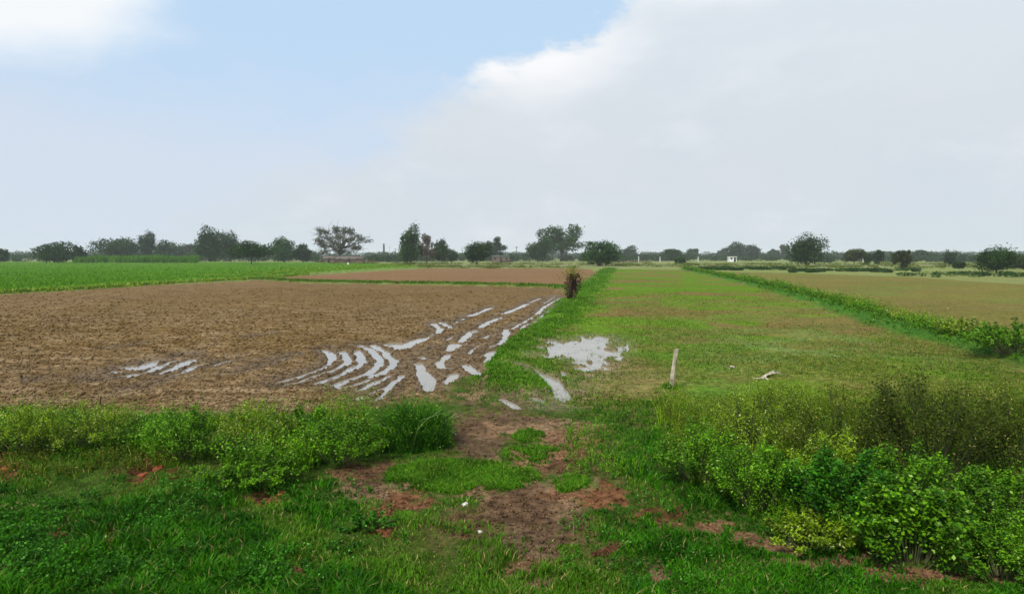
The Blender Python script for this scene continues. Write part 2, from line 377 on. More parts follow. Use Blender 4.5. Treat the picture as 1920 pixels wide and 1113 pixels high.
    if ok.any():
        xs, ys = x[ok], y[ok]; AN = .60; cmax = np.zeros(xs.shape); sh = np.zeros(xs.shape)
        wn = fbm(xs * 2.2, ys * 2.2, 61, 3); ex = (fbm(xs * 3, ys * 3, 63, 3) - .5) * .14; ey = (fbm(xs * 3, ys * 3, 67, 3) - .5) * .14
        for pts, w in LINESW:
            bx = [p[0] for p in pts]; by = [p[1] for p in pts]
            q = (xs > min(bx) - 1) & (xs < max(bx) + 1) & (ys > min(by) - 1) & (ys < max(by) + 1)
            if not q.any(): continue
            d = dseg(xs[q] + ex[q], (ys[q] + ey[q]) * AN, [(a_, b_ * AN) for a_, b_ in pts]); ww = w * .60 * (.55 + .95 * wn[q])
            cmax[q] = np.maximum(cmax[q], 1 - sst(d, ww * .75, ww * 1.35))
            sh[q] = np.maximum(sh[q], 1 - sst(d, .15, .6))
        hh = h[ok]; hh = hh * (1 - sh) + sh * (.022 + .018 * wn + (hh - .05) * .25) ; hh = hh * (1 - cmax) + cmax * -.03
        h[ok] = hh
        for i, cc in enumerate((.095, .060, .028)): alb[..., i][ok] = alb[..., i][ok] * (1 - .5 * sh) + .5 * sh * cc
        alb[..., 3][ok] = sh * .8
    # banks between the fields
    d = dseg(X, Y, BUND_MID); g = np.exp(-(d / np.clip(y * .016, .35, .8)) ** 2); h = h + g * .10
    wb = np.clip(y * .024, .40, 1.0) * (.55 + 1.0 * fbm(x * .7, y * .45, 201, 3)); mm = 1 - sst(d, wb * .7, wb * 1.3)
    setc(mm, [.080, .175, .010]); setc(mm * sst(b_n, .5, .7) * .7, [.13, .19, .02]); reg[(mm > .5)] = 4
    d = dseg(X, Y, BUND_RIGHT); g = np.exp(-(d / .7) ** 2); h = h + g * .22; mm = 1 - sst(d, .5, 1.1); setc(mm, [.045, .13, .015]); reg[mm > .5] = 4
    d = dseg(X, Y, BUND_FIELD); g = np.exp(-(d / .6) ** 2); h = h + g * .2; mm = 1 - sst(d, .5, 1.1); setc(mm, [.11, .12, .03])
    d = dseg(X, Y, BUND_CROP); g = np.exp(-(d / .5) ** 2); h = h + g * .12; mm = 1 - sst(d, .3, .8); setc(mm, [.07, .12, .02])
    # flooded hollow and ditch
    for poly, k, ed in ((FLOOD, .11, .5), (DITCH, .13, .12), (DITCH2, .10, .10)):
        sd_ = sdpoly(x + jx * .5, y + jy * .5, poly)
        nz = (fbm(x * 5.5, y * 2.4, 71, 4) - .5) * (1.9 if poly is FLOOD else .14) + (.08 if poly is FLOOD else 0)
        w = sst(sd_ + nz, -ed * .3, ed * .5); h = h * (1 - w) + w * (-.05)
        mud = sst(sd_, -.9, .2); setc(mud * .65, [.19, .135, .085]); alb[..., 3] = np.maximum(alb[..., 3], mud * .7)
    d = dseg(x, y, RUT); w = 1 - sst(d, .06, .14); h = h * (1 - w) + w * -.04
    # cart track and bare patches
    tr = np.zeros(n); red = np.zeros(n)
    ok = y < 16
    if ok.any():
        uu = u_[ok] + (fbm(x[ok] * 3, y[ok] * 3, 81, 4) - .5) * 90 + (vn(x[ok] * 22, y[ok] * 22, 85) - .5) * 34; vv = v_[ok] + (fbm(x[ok] * 3, y[ok] * 3, 83, 4) - .5) * 50 + (vn(x[ok] * 22, y[ok] * 22, 87) - .5) * 18
        t = np.zeros(uu.shape); r = np.zeros(uu.shape)
        for (cu, cv_, ru, rv, rd) in SOIL:
            q = sst(1.25 - np.hypot((uu - cu) / ru, (vv - cv_) / rv), 0, .4); r = np.where(q > t, rd, r); t = np.maximum(t, q)
        wide = sst(1 - np.hypot((uu - 985) / 230, (vv - 930) / 190), 0, .6) * sst(fbm(x[ok] * 5, y[ok] * 5, 89, 3), .35, .65) * .75
        r = np.where(wide > t, .45, r); t = np.maximum(t, wide)
        for (cu, cv_, ru, rv) in GREENP:
            q = sst(1.15 - np.hypot((uu - cu) / ru, (vv - cv_) / rv), 0, .2); t = t * (1 - q)
        tr[ok] = t; red[ok] = r
    for i, (c0, c1) in enumerate(zip((.235, .155, .092), (.175, .068, .032))):
        alb[..., i] = alb[..., i] * (1 - tr * .92) + tr * .92 * (c0 * (1 - red) + c1 * red)
    setd = sst(b_n, .45, .65) * tr * .45
    for i in range(3): alb[..., i] *= (1 - setd)
    h = h + tr * (.03 * (c_n - .5) - .02 + .012 * (vn(x * 26, y * 26, 93) - .5)); reg[(tr > .5) & (reg == 0)] = 6
    return h, alb, reg, tr

# ------------------------------------------------------------------ ground sheets
vr = np.concatenate([np.arange(1900, 1140, -14), np.arange(1140, 800, -1.5), np.arange(800, 765, -0.8), np.arange(765, 570, -0.38), np.arange(570, 560, -0.6), np.arange(560, 484, -0.8)])
_, dr = G(np.full(vr.shape, 960.), vr)
dr = np.concatenate([dr, np.geomspace(dr[-1] * 1.04, 4000, 60)])
tx = np.concatenate([np.linspace(-3.2, -1.0, 90, endpoint=False), np.linspace(-1.0, 1.0, 1080), np.linspace(1.0, 3.2, 91)[1:]])
TX, DR = np.meshgrid(tx, dr)
gx = TX * DR; gy = DR
gh, galb, greg, _ = terrain(gx, gy)
nr, ncx = gx.shape
idx = np.arange(nr * ncx).reshape(nr, ncx)
quads = np.stack([idx[:-1, :-1], idx[:-1, 1:], idx[1:, 1:], idx[1:, :-1]], -1).reshape(-1, 4)
Vg = np.stack([gx, gy, gh], -1).reshape(-1, 3); Ag = galb.reshape(-1, 4); Rg = greg.reshape(-1)
fr = Rg[quads[:, 0]]
for r_, nm in ((0, 'ground'), (1, 'ploughed_field'), (2, 'far_ploughed_field'), (3, 'crop_field'), (4, 'meadow'), (5, 'fallow_field'), (6, 'path')):
    q = quads[fr == r_]
    if not len(q): continue
    used, inv = np.unique(q, return_inverse=True)
    me = mesh_np(nm, Vg[used], inv.reshape(-1, 4), 4, {'alb': ('POINT', Ag[used])}, smooth=True)
    link(nm, me, EARTH, kind='structure')
# the land around and behind the viewer, a little lower, out past the horizon
def flat(name, pts, mat, z=0, **pr):
    V = np.array([(x, y, z) for x, y in pts]); me = bpy.data.meshes.new(name)
    me.from_pydata([tuple(v) for v in V], [], [tuple(range(len(V)))]); me.update()
    return link(name, me, mat, **pr)
base_m = solid_mat('far_earth', (.06, .09, .03), (.11, .12, .05), .02)
flat('surrounding_ground', [(-4150, -250), (4150, -250), (4150, 4150), (-4150, 4150)], base_m, -0.45, kind='structure')

def pool(name, pts, z=0.0): flat(name, pts, WATER, z, kind='structure')
def bbox(pts, m=.4):
    xs = [p[0] for p in pts]; ys = [p[1] for p in pts]
    return [(min(xs) - m, min(ys) - m), (max(xs) + m, min(ys) - m), (max(xs) + m, max(ys) + m), (min(xs) - m, max(ys) + m)]
allp = [p for pl, w in LINESW for p in pl]
pool('water', bbox([p for p in allp if p[1] < 60], .5))
pool('water', bbox(FLOOD, .8), .002); pool('water', bbox(DITCH, .3), -.002); pool('water', bbox(DITCH2 + RUT, .2), -.004)

# ------------------------------------------------------------------ vegetation builders (numpy)
def blades(x, y, z, hgt, wid, lean=.5, rnd=None):
    n = len(x); ph = rng.uniform(0, 2 * pi, n); hd = rng.uniform(0, 2 * pi, n); le = lean * rng.uniform(.2, 1.2, n) * hgt
    lx, ly = np.cos(ph) * le, np.sin(ph) * le; sx_, sy_ = np.cos(hd) * wid / 2, np.sin(hd) * wid / 2
    V = np.zeros((n, 5, 3)); B = np.stack([x, y, z - .01], -1)
    V[:, 0] = B; V[:, 1] = B; V[:, 0, 0] -= sx_; V[:, 0, 1] -= sy_; V[:, 1, 0] += sx_; V[:, 1, 1] += sy_
    Mm = B + np.stack([lx * .3, ly * .3, hgt * .6], -1)
    V[:, 2] = Mm; V[:, 3] = Mm; V[:, 2, 0] += sx_ * .8; V[:, 2, 1] += sy_ * .8; V[:, 3, 0] -= sx_ * .8; V[:, 3, 1] -= sy_ * .8
    V[:, 4] = B + np.stack([lx, ly, hgt * rng.uniform(.85, 1.0, n)], -1)
    o = (np.arange(n) * 5)[:, None]
    Ft = np.concatenate([o + np.array([[0, 1, 2]]), o + np.array([[0, 2, 3]]), o + np.array([[3, 2, 4]])], 0)
    r = rng.random(n) if rnd is None else rnd
    return V.reshape(-1, 3), Ft, np.tile(r, 3)
def cards(P, size, up=.4, asp=1.8, fold=.25, rnd=None):
    """leaf shaped folded quads at P (n,3)"""
    n = len(P); nrm = rng.normal(size=(n, 3)); nrm /= np.linalg.norm(nrm, axis=1)[:, None]; nrm[:, 2] = np.abs(nrm[:, 2]) + up
    nrm /= np.linalg.norm(nrm, axis=1)[:, None]
    t = np.cross(nrm, rng.normal(size=(n, 3))); t /= np.linalg.norm(t, axis=1)[:, None] + 1e-9; b = np.cross(nrm, t)
    s_ = (size if np.ndim(size) else np.full(n, size))[:, None]
    V = np.zeros((n, 4, 3)); V[:, 0] = P - t * s_ * .5; V[:, 2] = P + t * s_ * .5
    V[:, 1] = P + b * s_ * .5 / asp + nrm * s_ * fold * .3; V[:, 3] = P - b * s_ * .5 / asp + nrm * s_ * fold * .3
    r = rng.random(n) if rnd is None else rnd
    return V.reshape(-1, 3), np.arange(n * 4).reshape(n, 4), r
def tris(Q): return np.concatenate([Q[:, [0, 1, 2]], Q[:, [0, 2, 3]]], 0)
def tube(path, r0, r1, k=6):
    path = np.asarray(path, float); m = len(path); V = []
    for i, p in enumerate(path):
        d = path[min(i + 1, m - 1)] - path[max(i - 1, 0)]; d /= np.linalg.norm(d) + 1e-9
        a = np.cross(d, (0.3, 1, .2)); a /= np.linalg.norm(a); b = np.cross(d, a); r = r0 + (r1 - r0) * i / (m - 1)
        for j in range(k):
            an = 2 * pi * j / k; V.append(p + (a * math.cos(an) + b * math.sin(an)) * r)
    Fq = [[i * k + j, i * k + (j + 1) % k, (i + 1) * k + (j + 1) % k, (i + 1) * k + j] for i in range(m - 1) for j in range(k)]
    return np.array(V), np.array(Fq)
def merge(parts):
    V, Q, R, o = [], [], [], 0
    for p in parts:
        V.append(p[0]); Q.append(p[1] + o); o += len(p[0])
        if len(p) > 2: R.append(p[2])
    return np.concatenate(V), np.concatenate(Q), (np.concatenate(R) if R else None)
def empty(name, loc, **pr):
    e = bpy.data.objects.new(name, None); COL.objects.link(e); e.location = loc; e.empty_display_size = .2
    for k, v in pr.items(): e[k] = v
    return e
def scatter(n, box, keep):
    """random ground points over a box in photo pixels, kept by a test on (x, y, u, v)"""
    u = rng.uniform(box[0], box[1], n); v = rng.uniform(box[2], box[3], n)
    return u, v
def hz(x, y): return terrain(x, y)

# ------------------------------------------------------------------ trees
def crown(cx_, cy_, cz, rx, ry, rz, nl, nleaf, ls, lobe=.42, shell=.6, flat_bottom=.5, gaps=0.0):
    """leaf clumps gathered in lobes"""
    L_ = []; ph0 = rng.uniform(0, 6.28)
    for i in range(nl):
        zz = 1 - (i + .5) / nl * (1 + min(flat_bottom, 1.0)); rr0 = math.sqrt(max(0, 1 - zz * zz)); an = ph0 + i * 2.39996
        d = np.array([math.cos(an) * rr0, math.sin(an) * rr0, zz]) + rng.normal(size=3) * .16
        d *= rng.uniform(.72, 1.0) * (1 - lobe * .62)
        L_.append((d, lobe * rng.uniform(.6, 1.2)))
    if gaps == 0: L_.append((np.array([0, 0, -.05]), .62))
    P = []
    w = np.array([l[1] ** 2 for l in L_]); w /= w.sum()
    for (d, lr), k in zip(L_, (w * nleaf).astype(int)):
        q = rng.normal(size=(k, 3)); q /= np.linalg.norm(q, axis=1)[:, None]; q *= (shell + (1 - shell) * rng.random((k, 1))) * lr * (1 + .18 * rng.normal(size=(k, 1)))
        P.append(q + d)
    P = np.concatenate(P) * np.array([rx, ry, rz]) + np.array([cx_, cy_, cz])
    return cards(P, ls * rng.uniform(.6, 1.4, len(P)), up=.2, asp=1.4), [(np.array(l[0]) * (rx, ry, rz) + (cx_, cy_, cz)) for l in L_]
def tree(name, label, u0, u1, vt, d, mat='t_dark', lobes=14, leaves=2600, ls=None, trunk=.28, lobe=.52, sparse=False, cat='tree', low=.0, group='trees along the far side of the fields', stems=1, fb=.95, shell=.55):
    uc = (u0 + u1) / 2; x = (uc - 960) / F * d * cP; w = (u1 - u0) / F * d; ztop = CAM_H + (480 - vt) / F * d
    z0 = float(hz(np.array([x]), np.array([float(d)]))[0][0])
    e = empty(name, (x, d, z0), label=label, category=cat, group=group)
    ht = ztop - z0; cb = ht * trunk * .35 + low - .3
    cz = (ht + cb) / 2; rz = (ht - cb) / 2
    ls = ls or max(.24, d * .0019); ls *= 1.3; leaves = int(leaves * 1.7)
    cr, cen = crown(0, 0, cz, w / 2, w / 2 * .9, rz, lobes, leaves, ls, lobe, flat_bottom=fb, shell=shell, gaps=float(sparse))
    V, Q, R = cr
    ok = V.reshape(-1, 4, 3)[:, :, 2].min(1) > .05
    V = V.reshape(-1, 4, 3)[ok].reshape(-1, 3); R = R[ok]; Q = np.arange(len(V)).reshape(-1, 4)
    me = mesh_np('crown', V, Q, 4, {'rnd': ('FACE', R)}); link('crown', me, LM[mat], e)
    tp = []; tr_ = max(.12, ht * .028)
    top = np.array([w * .04, 0, ht * (.72 if not sparse else .5)])
    for k in range(stems):
        o = np.array([rng.uniform(-.12, .12) * w * (stems > 1), rng.uniform(-.1, .1) * w * (stems > 1), 0])
        tp.append(tube([o + (0, 0, -.2), o + (rng.normal() * .1, 0, ht * .2), o * 1.6 + top * .6, o * 1.6 + top], tr_, tr_ * .4, 7))
    for c_ in cen[: (len(cen) if sparse else 7)]:
        s0 = top * rng.uniform(.35, .9); mid = (s0 + c_) / 2 + (0, 0, rng.uniform(-.05, .12) * ht)
        tp.append(tube([s0, mid, c_], tr_ * .5, tr_ * .14, 5))
        if sparse:
            for j in range(6):
                q = c_ + rng.normal(size=3) * (w * .10, w * .10, ht * .09); tp.append(tube([mid * .4 + c_ * .6, (c_ + q) / 2 + (0, 0, .1), q], tr_ * .2, tr_ * .06, 4))
    V, Q, _ = merge(tp); me = mesh_np('trunk', V, Q, 4, smooth=True); link('trunk', me, BARK, e)
    return e
T = tree
T('tree', 'dark tree cut by the left edge of the picture', -20, 17, 463, 200, 't_dark', 10, 1500)
T('round_tree', 'low dark dome-shaped tree at the left end of the green crop', 68, 136, 455, 188, 't_dark', 16, 3600, low=0, trunk=.1, fb=.9)
T('tree', 'small dark tree just right of the low dark dome-shaped tree', 136, 160, 459, 215, 't_dark', 7, 1000, trunk=.1)
T('wide_tree', 'wide flat-topped dark tree behind the tall pale crop strip', 186, 262, 445, 270, 't_dark', 18, 3600)
T('tall_tree', 'slim tree standing taller than the wide flat-topped one to its left', 256, 294, 434, 275, 't_blue', 9, 1800, trunk=.4)
T('tree', 'grey-green sloping tree right of the slim tall one', 288, 336, 452, 300, 't_blue', 10, 2000)
T('tree', 'pale low tree left of the big domed tree', 330, 372, 455, 330, 't_grey', 9, 1500)
T('domed_tree', 'big domed dark tree, tallest left of the airy spreading tree', 364, 422, 427, 238, 't_dark', 18, 4200, trunk=.15, fb=.9)
T('tree', 'mid green tree leaning on the right side of the big domed tree', 410, 454, 439, 250, 't_blue', 11, 2200)
T('spreading_tree', 'low spreading dark tree with a short trunk showing beneath it', 432, 510, 454, 158, 't_dark', 18, 3800, trunk=.5, fb=.3)
T('round_tree', 'rounded green tree between the low spreading tree and the airy tree', 508, 556, 446, 235, 't_green', 13, 2800, trunk=.12, fb=.9)
T('tree', 'low dark tree at the left foot of the airy spreading tree', 550, 586, 457, 240, 't_dark', 9, 1700, trunk=.1, fb=.9)
T('airy_tree', 'large airy spreading tree with grey limbs and sky showing through', 585, 688, 421, 235, 't_grey', 46, 3000, ls=.36, lobe=.20, sparse=True, trunk=.2, fb=.7, shell=.3)
T('dense_tree', 'tall dense bright green tree left of the dry brown one', 747, 792, 425, 178, 't_green', 15, 3800, trunk=.05, fb=1.1, lobe=.46)
T('dry_tree', 'dry brown tree pressed against the tall dense green one', 780, 820, 434, 190, 't_brown', 14, 1900, ls=.26, sparse=True, trunk=.15, fb=.9, lobe=.3)
T('tree', 'green tree right of the dry brown one', 812, 844, 448, 200, 't_dark', 9, 1800, trunk=.15)
T('tree', 'small round tree at the end of the row after the dry brown one', 834, 860, 466, 215, 't_blue', 7, 1000, trunk=.1, fb=.9)
T('round_tree', 'dark round tree on the far edge of the ploughed fields', 870, 920, 455, 143, 't_dark', 14, 3000, trunk=.28, fb=.6)
T('tall_tree', 'greyer slim tree rising behind the dark round one', 912, 948, 444, 300, 't_blue', 7, 1500, trunk=.45, lobe=.36)
T('tree', 'dark lower tree at the left foot of the big clumped tree', 984, 1032, 449, 258, 't_dark', 12, 2600, trunk=.2, fb=.8)
T('clumped_tree', 'big tree of separate leaf clumps, tallest in the middle of the treeline', 1006, 1098, 419, 284, 't_green', 24, 4600, lobe=.30, trunk=.15, fb=.8, sparse=True)
T('multi_stem_tree', 'bushy many-stemmed tree at the end of the grass bank', 1090, 1162, 447, 150, 't_green', 26, 3600, lobe=.34, trunk=.0, fb=1.1, stems=6)
T('tree', 'hazy grey tree right of the bushy many-stemmed one', 1163, 1198, 462, 420, 't_blue', 8, 1100, trunk=.15)
T('round_tree', 'low dark round tree beyond the meadow, left of the small grey one', 1240, 1278, 466, 310, 't_dark', 11, 1800, trunk=.1, fb=.9)
T('bush_tree', 'small bush at the right foot of the low round tree beyond the meadow', 1267, 1288, 480, 195, 't_dark', 6, 800, cat='bush', trunk=.02, fb=1.2)
T('tree', 'small grey rounded tree left of the small white hut', 1288, 1312, 466, 430, 't_blue', 7, 1000, trunk=.15)
T('tree', 'pale small tree just left of the tree over the white hut', 1342, 1364, 467, 470, 't_grey', 6, 800, trunk=.15)
T('tree', 'domed grey-green tree directly over the small white hut', 1360, 1397, 456, 410, 't_blue', 10, 1800, trunk=.1, fb=.9)
T('tree', 'flat-topped grey-green tree touching the right side of the one over the hut', 1390, 1428, 459, 415, 't_blue', 10, 1800, trunk=.1, fb=.9)
T('tree', 'small dark hazy tree left of the pale slim tree', 1440, 1462, 466, 450, 't_blue', 6, 900, trunk=.1)
T('tree', 'pale slim tree just left of the large dark lone tree', 1460, 1480, 458, 440, 't_grey', 6, 900, trunk=.2)
T('lone_tree', 'large dark lone tree beyond the fallow field on the right', 1478, 1546, 442, 148, 't_dark', 20, 4400, trunk=.14, fb=.95)
T('tree', 'mushroom-shaped tree, first to the right of the large dark lone tree', 1584, 1620, 466, 165, 't_olive', 9, 1700, trunk=.5, fb=.3)
T('tree', 'small upright tree right of the mushroom-shaped one', 1619, 1636, 473, 170, 't_dark', 5, 800, trunk=.1, fb=.9)
T('tree', 'small dark tree with an uneven top, left of the dull brownish one', 1636, 1658, 470, 168, 't_blue', 6, 900, trunk=.15, fb=.9)
T('tree', 'dull brownish tree with a thin twig sticking up above its crown', 1673, 1710, 463, 116, 't_olive', 12, 2200, ls=.2, trunk=.1, fb=1, sparse=True, lobe=.3)
T('tree', 'bluish flat-topped tree right of the dull brownish one', 1710, 1748, 468, 320, 't_blue', 9, 1600, trunk=.05, fb=1.1)
T('tree', 'small tree midway between the bluish tree and the big dark tree at the right', 1770, 1794, 471, 165, 't_blue', 6, 1000, trunk=.1, fb=.9)
T('bush_tree', 'small dark bush at the field edge left of the big broad dark tree', 1788, 1810, 488, 118, 't_dark', 5, 700, cat='bush', trunk=.02, fb=1.2)
T('broad_tree', 'big broad dark tree near the right edge of the picture', 1833, 1908, 462, 93, 't_dark', 18, 4200, ls=.17, trunk=.06, fb=1.1)
T('tree', 'pale green tree cut by the right edge of the picture', 1890, 1950, 475, 112, 't_olive', 10, 1800, ls=.2, trunk=.1, fb=1)

# distant woods and scrub that read as one mass
def mass(name, label, spec, mat, cat, ls_k=.0013, group=None):
    P = []; S = []
    for (u0, u1, v0, d, n, ragged) in spec:
        k = max(2, int((u1 - u0) / 7))
        for i in range(k):
            uc = rng.uniform(u0, u1); dd = d * rng.uniform(.92, 1.1); w = rng.uniform(7, 20) / F * dd
            zt = max(.5, CAM_H + (480 - v0 + rng.uniform(-ragged, ragged * .6)) / F * dd)
            q = rng.normal(size=(n // k + 1, 3)); q /= np.linalg.norm(q, axis=1)[:, None]; q *= rng.uniform(.55, 1.05, (len(q), 1))
            q = q * (w, w, zt * .52) + ((uc - 960) / F * dd, dd, zt * .48); q = q[q[:, 2] > .05]; P.append(q); S.append(np.full(len(q), dd * ls_k))
    P = np.concatenate(P); S = np.concatenate(S) * rng.uniform(.6, 1.4, len(P)); V, Q, R = cards(P, S, .2, 1.3)
    me = mesh_np(name, V, Q, 4, {'rnd': ('FACE', R)}); return link(name, me, LM[mat], label=label, category=cat, kind='stuff')
mass('distant_wood', 'far hazy line of woods along the whole horizon', [(-500, 2450, 472.5, 800, 36000, 3.0), (-500, 2450, 475, 520, 30000, 3), (900, 1300, 472, 700, 5000, 2), (1550, 1920, 471, 750, 5000, 2), (140, 600, 466, 400, 9000, 5), (1150, 1480, 473, 460, 6000, 4), (1540, 1900, 472, 380, 8000, 5), (690, 990, 473, 450, 6000, 4), (-100, 140, 470, 400, 3000, 4)], 't_blue', 'woods', .0022)
mass('scrub', 'grey-green scrub between the trees on the far side of the fields',
     [(-200, 80, 476, 240, 2600, 3), (140, 620, 472, 285, 9500, 6), (600, 760, 478, 255, 4500, 4), (700, 1000, 477, 290, 6500, 5), (960, 1200, 477, 290, 5000, 5),
      (1160, 1500, 478, 320, 7500, 4), (1480, 1920, 477, 250, 9500, 5), (1900, 2300, 480, 250, 2500, 4)], 't_blue', 'scrub', .0022)
mass('dry_scrub', 'brown dry scrub by the tiled shed and the brick shed', [(600, 700, 487, 215, 1500, 2), (1150, 1240, 488, 240, 900, 2), (920, 960, 487, 230, 500, 2)], 't_brown', 'scrub')
mass('far_hedge', 'dark low hedge along the far edge of the fallow field', [(1285, 1500, 502.0, 112, 9000, 1.5), (1480, 1720, 505.5, 98, 9000, 2), (1690, 2300, 513, 76, 9000, 4)], 't_dark', 'hedge', .0020)
mass('tussocks', 'yellowish grass and weeds beyond the far ploughed strip', [(790, 1080, 496, 128, 4500, 3), (1150, 1300, 498, 150, 2200, 2), (700, 860, 497, 140, 1800, 3), (1280, 1920, 498, 130, 9000, 3), (1000, 1920, 492, 170, 9000, 3), (600, 1000, 492, 175, 5000, 3)], 'olive', 'weeds', .0014)

# tall crop behind the green crop: upright leaves
u = rng.uniform(138, 372, 9000); d = rng.uniform(196, 222, 9000); x = (u - 960) / F * d
V, Q, R = blades(x, d, np.full(9000, .2), rng.uniform(1.6, 2.6, 9000) * (.75 + .6 * vn(x * .25, d * .2, 8)), rng.uniform(.15, .4, 9000), .5)
link('tall_crop', mesh_np('tall_crop', V, Q, 3, {'rnd': ('FACE', R)}), LM['crop'], kind='stuff', label='strip of tall pale green crop behind the low green crop', category='crop')

# ------------------------------------------------------------------ buildings, poles
def box(x0, x1, y0, y1, z0, z1):
    V = np.array([(x, y, z) for z in (z0, z1) for x, y in ((x0, y0), (x1, y0), (x1, y1), (x0, y1))], float)
    Q = np.array([[0, 3, 2, 1], [4, 5, 6, 7], [0, 1, 5, 4], [1, 2, 6, 5], [2, 3, 7, 6], [3, 0, 4, 7]])
    return V, Q
def gable(x0, x1, y0, y1, z, r, o=.3, t=.12):
    ym = (y0 + y1) / 2
    V = []; Q = []
    for dz in (0, t):
        V += [(x0 - o, y0 - o, z - .1 + dz), (x1 + o, y0 - o, z - .1 + dz), (x1 + o, ym, z + r + dz), (x0 - o, ym, z + r + dz), (x1 + o, y1 + o, z - .1 + dz), (x0 - o, y1 + o, z - .1 + dz)]
    Q = [[0, 3, 2, 1], [3, 5, 4, 2], [6, 7, 8, 9], [9, 8, 10, 11], [0, 1, 7, 6], [4, 5, 11, 10], [1, 2, 8, 7], [2, 4, 10, 8], [3, 0, 6, 9], [5, 3, 9, 11]]
    return np.array(V, float), np.array(Q)
def house(name, label, uc, d, w, dep, hw, roof_h, wm, rm, nd=1, nw=2, cat='building'):
    x = (uc - 960) / F * d; e = empty(name, (x, d, .05), label=label, category=cat)
    V, Q = box(-w / 2, w / 2, 0, dep, -.2, hw)
    Vg_ = np.array([(-w / 2, 0, hw), (-w / 2, dep, hw), (-w / 2, dep / 2, hw + roof_h), (w / 2, 0, hw), (w / 2, dep, hw), (w / 2, dep / 2, hw + roof_h)])
    me = bpy.data.meshes.new('wall')
    me.from_pydata([tuple(p) for p in V] + ([tuple(p) for p in Vg_] if roof_h > .3 else []), [], [tuple(q) for q in Q.tolist()] + ([(8, 10, 9), (11, 12, 13)] if roof_h > .3 else [])); me.update()
    link('wall', me, wm, e)
    if roof_h > .3: V, Q = gable(-w / 2, w / 2, 0, dep, hw + .06, roof_h)
    else: V, Q = box(-w / 2 - .25, w / 2 + .25, -.3, dep + .25, hw + .003, hw + .18)
    link('roof', mesh_np('roof', V, Q, 4), rm, e)
    n = nd + nw
    for i in range(n):
        cx_ = -w / 2 + w * (i + .5) / n
        if i == n // 2: V, Q = box(cx_ - .45, cx_ + .45, -.05, .02, 0, 1.9); link('door', mesh_np('door', V, Q, 4), DARKW, e)
        else: V, Q = box(cx_ - .4, cx_ + .4, -.05, .02, 1.0, 1.8); link('window', mesh_np('window', V, Q, 4), DARKW, e)
    return e
BRICK = solid_mat('weathered_brick', (.12, .09, .07), (.18, .14, .11), 3)
TILE = solid_mat('old_roof_tile', (.10, .08, .065), (.16, .13, .105), 4)
WHITE = solid_mat('white_paint', (.78, .78, .76), (.84, .84, .82), 2, bump=.05)
DARKW = solid_mat('dark_opening', (.03, .03, .03), (.06, .05, .045), 4)
CONC = solid_mat('pale_concrete', (.42, .41, .38), (.58, .56, .52), 5)
SHEET = solid_mat('grey_sheet', (.25, .26, .26), (.36, .36, .35), 3)
POST = solid_mat('weathered_white_post', (.20, .165, .11), (.56, .49, .36), 9, bump=.8)
STONE = solid_mat('pale_stone', (.38, .36, .31), (.66, .63, .56), 20, bump=.6)
CUT = solid_mat('bleached_wood', (.24, .19, .13), (.62, .55, .42), 10, bump=.8)
WOODD = solid_mat('dark_stake', (.07, .035, .025), (.13, .07, .05), 8)
house('farm_shed', 'long low shed with a brown tiled roof under the airy tree', 655, 222, 9.5, 5, 1.35, .9, BRICK, TILE)
house('farm_shed', 'small shed with a brown tiled roof left of the airy tree trunk', 617, 226, 4.2, 4, 1.5, .9, BRICK, TILE, nw=0)
house('brick_shed', 'low brown brick building right of the dark round tree', 939, 240, 6.8, 5, 2.3, .15, BRICK, SHEET)
house('white_hut', 'small bright white hut under the domed grey-green tree', 1374, 262, 2.9, 2.6, 2.1, .12, WHITE, WHITE, nw=1)
def pole(name, label, u, vt, d, r0, r1, mat, arm=0, cat='pole', group=None):
    x = (u - 960) / F * d; zt = CAM_H + (480 - vt) / F * d
    e = empty(name, (x, d, .05), label=label, category=cat)
    if group: e['group'] = group
    V, Q = tube([(0, 0, -.3), (0, 0, zt * .5), (0, 0, zt)], r0, r1, 8)
    Vc = np.vstack([V, [[0, 0, zt]]]);
    me = mesh_np('shaft', V, Q, 4, smooth=True); link('shaft', me, mat, e)
    if arm:
        V, Q = box(-arm, arm, -.06, .06, zt - .5, zt - .36); link('crossarm', mesh_np('crossarm', V, Q, 4), mat, e)
        for s_ in (-.85, 0, .85):
            V, Q = tube([(s_ * arm, 0, zt - .36), (s_ * arm, 0, zt - .2), (s_ * arm, 0, zt - .1)], .07, .04, 6); link('insulator', mesh_np('insulator', V, Q, 4), mat, e)
    return e
pole('chimney', 'thin dark chimney standing alone right of the airy tree', 720.5, 457, 420, .75, .55, solid_mat('sooty_brick', (.05, .045, .05), (.08, .07, .07), 1), cat='chimney')
pole('utility_pole', 'faint pole just right of the thin dark chimney', 731, 462, 440, .22, .16, CONC, .8)
pole('utility_pole', 'thin dark pole left of the big clumped tree', 968.5, 462, 300, .2, .14, BARK, .8)
pole('utility_pole', 'thin pole beside the dense bright green tree', 742, 466, 330, .15, .12, BARK, .7)
for u_p, vt_p, lab in ((1197, 480.5, 'pale concrete post right of the bushy many-stemmed tree'), (1237, 481.5, 'pale concrete post left of the low dark round tree beyond the meadow'),
                       (1308.5, 481, 'pale concrete post below the small grey rounded tree'), (1617, 483, 'pale concrete post right of the mushroom-shaped tree'),
                       (1364, 482, 'pale concrete post touching the left side of the white hut'), (828, 482, 'pale concrete post below the green tree right of the dry brown one')):
    pole('post', lab, u_p, vt_p, 235, .22, .2, CONC, cat='post', group='pale posts beyond the fields')
e = empty('marker_stone', (*[float(t) for t in G(653, 499)], .2), label='small cream marker stone at the edge of the crop below the airy tree', category='stone')
V, Q = box(-.25, .25, -.15, .15, -.2, .75); V[4:, :2] *= .8
link('stone_body', mesh_np('stone_body', V, Q, 4), CONC, e)

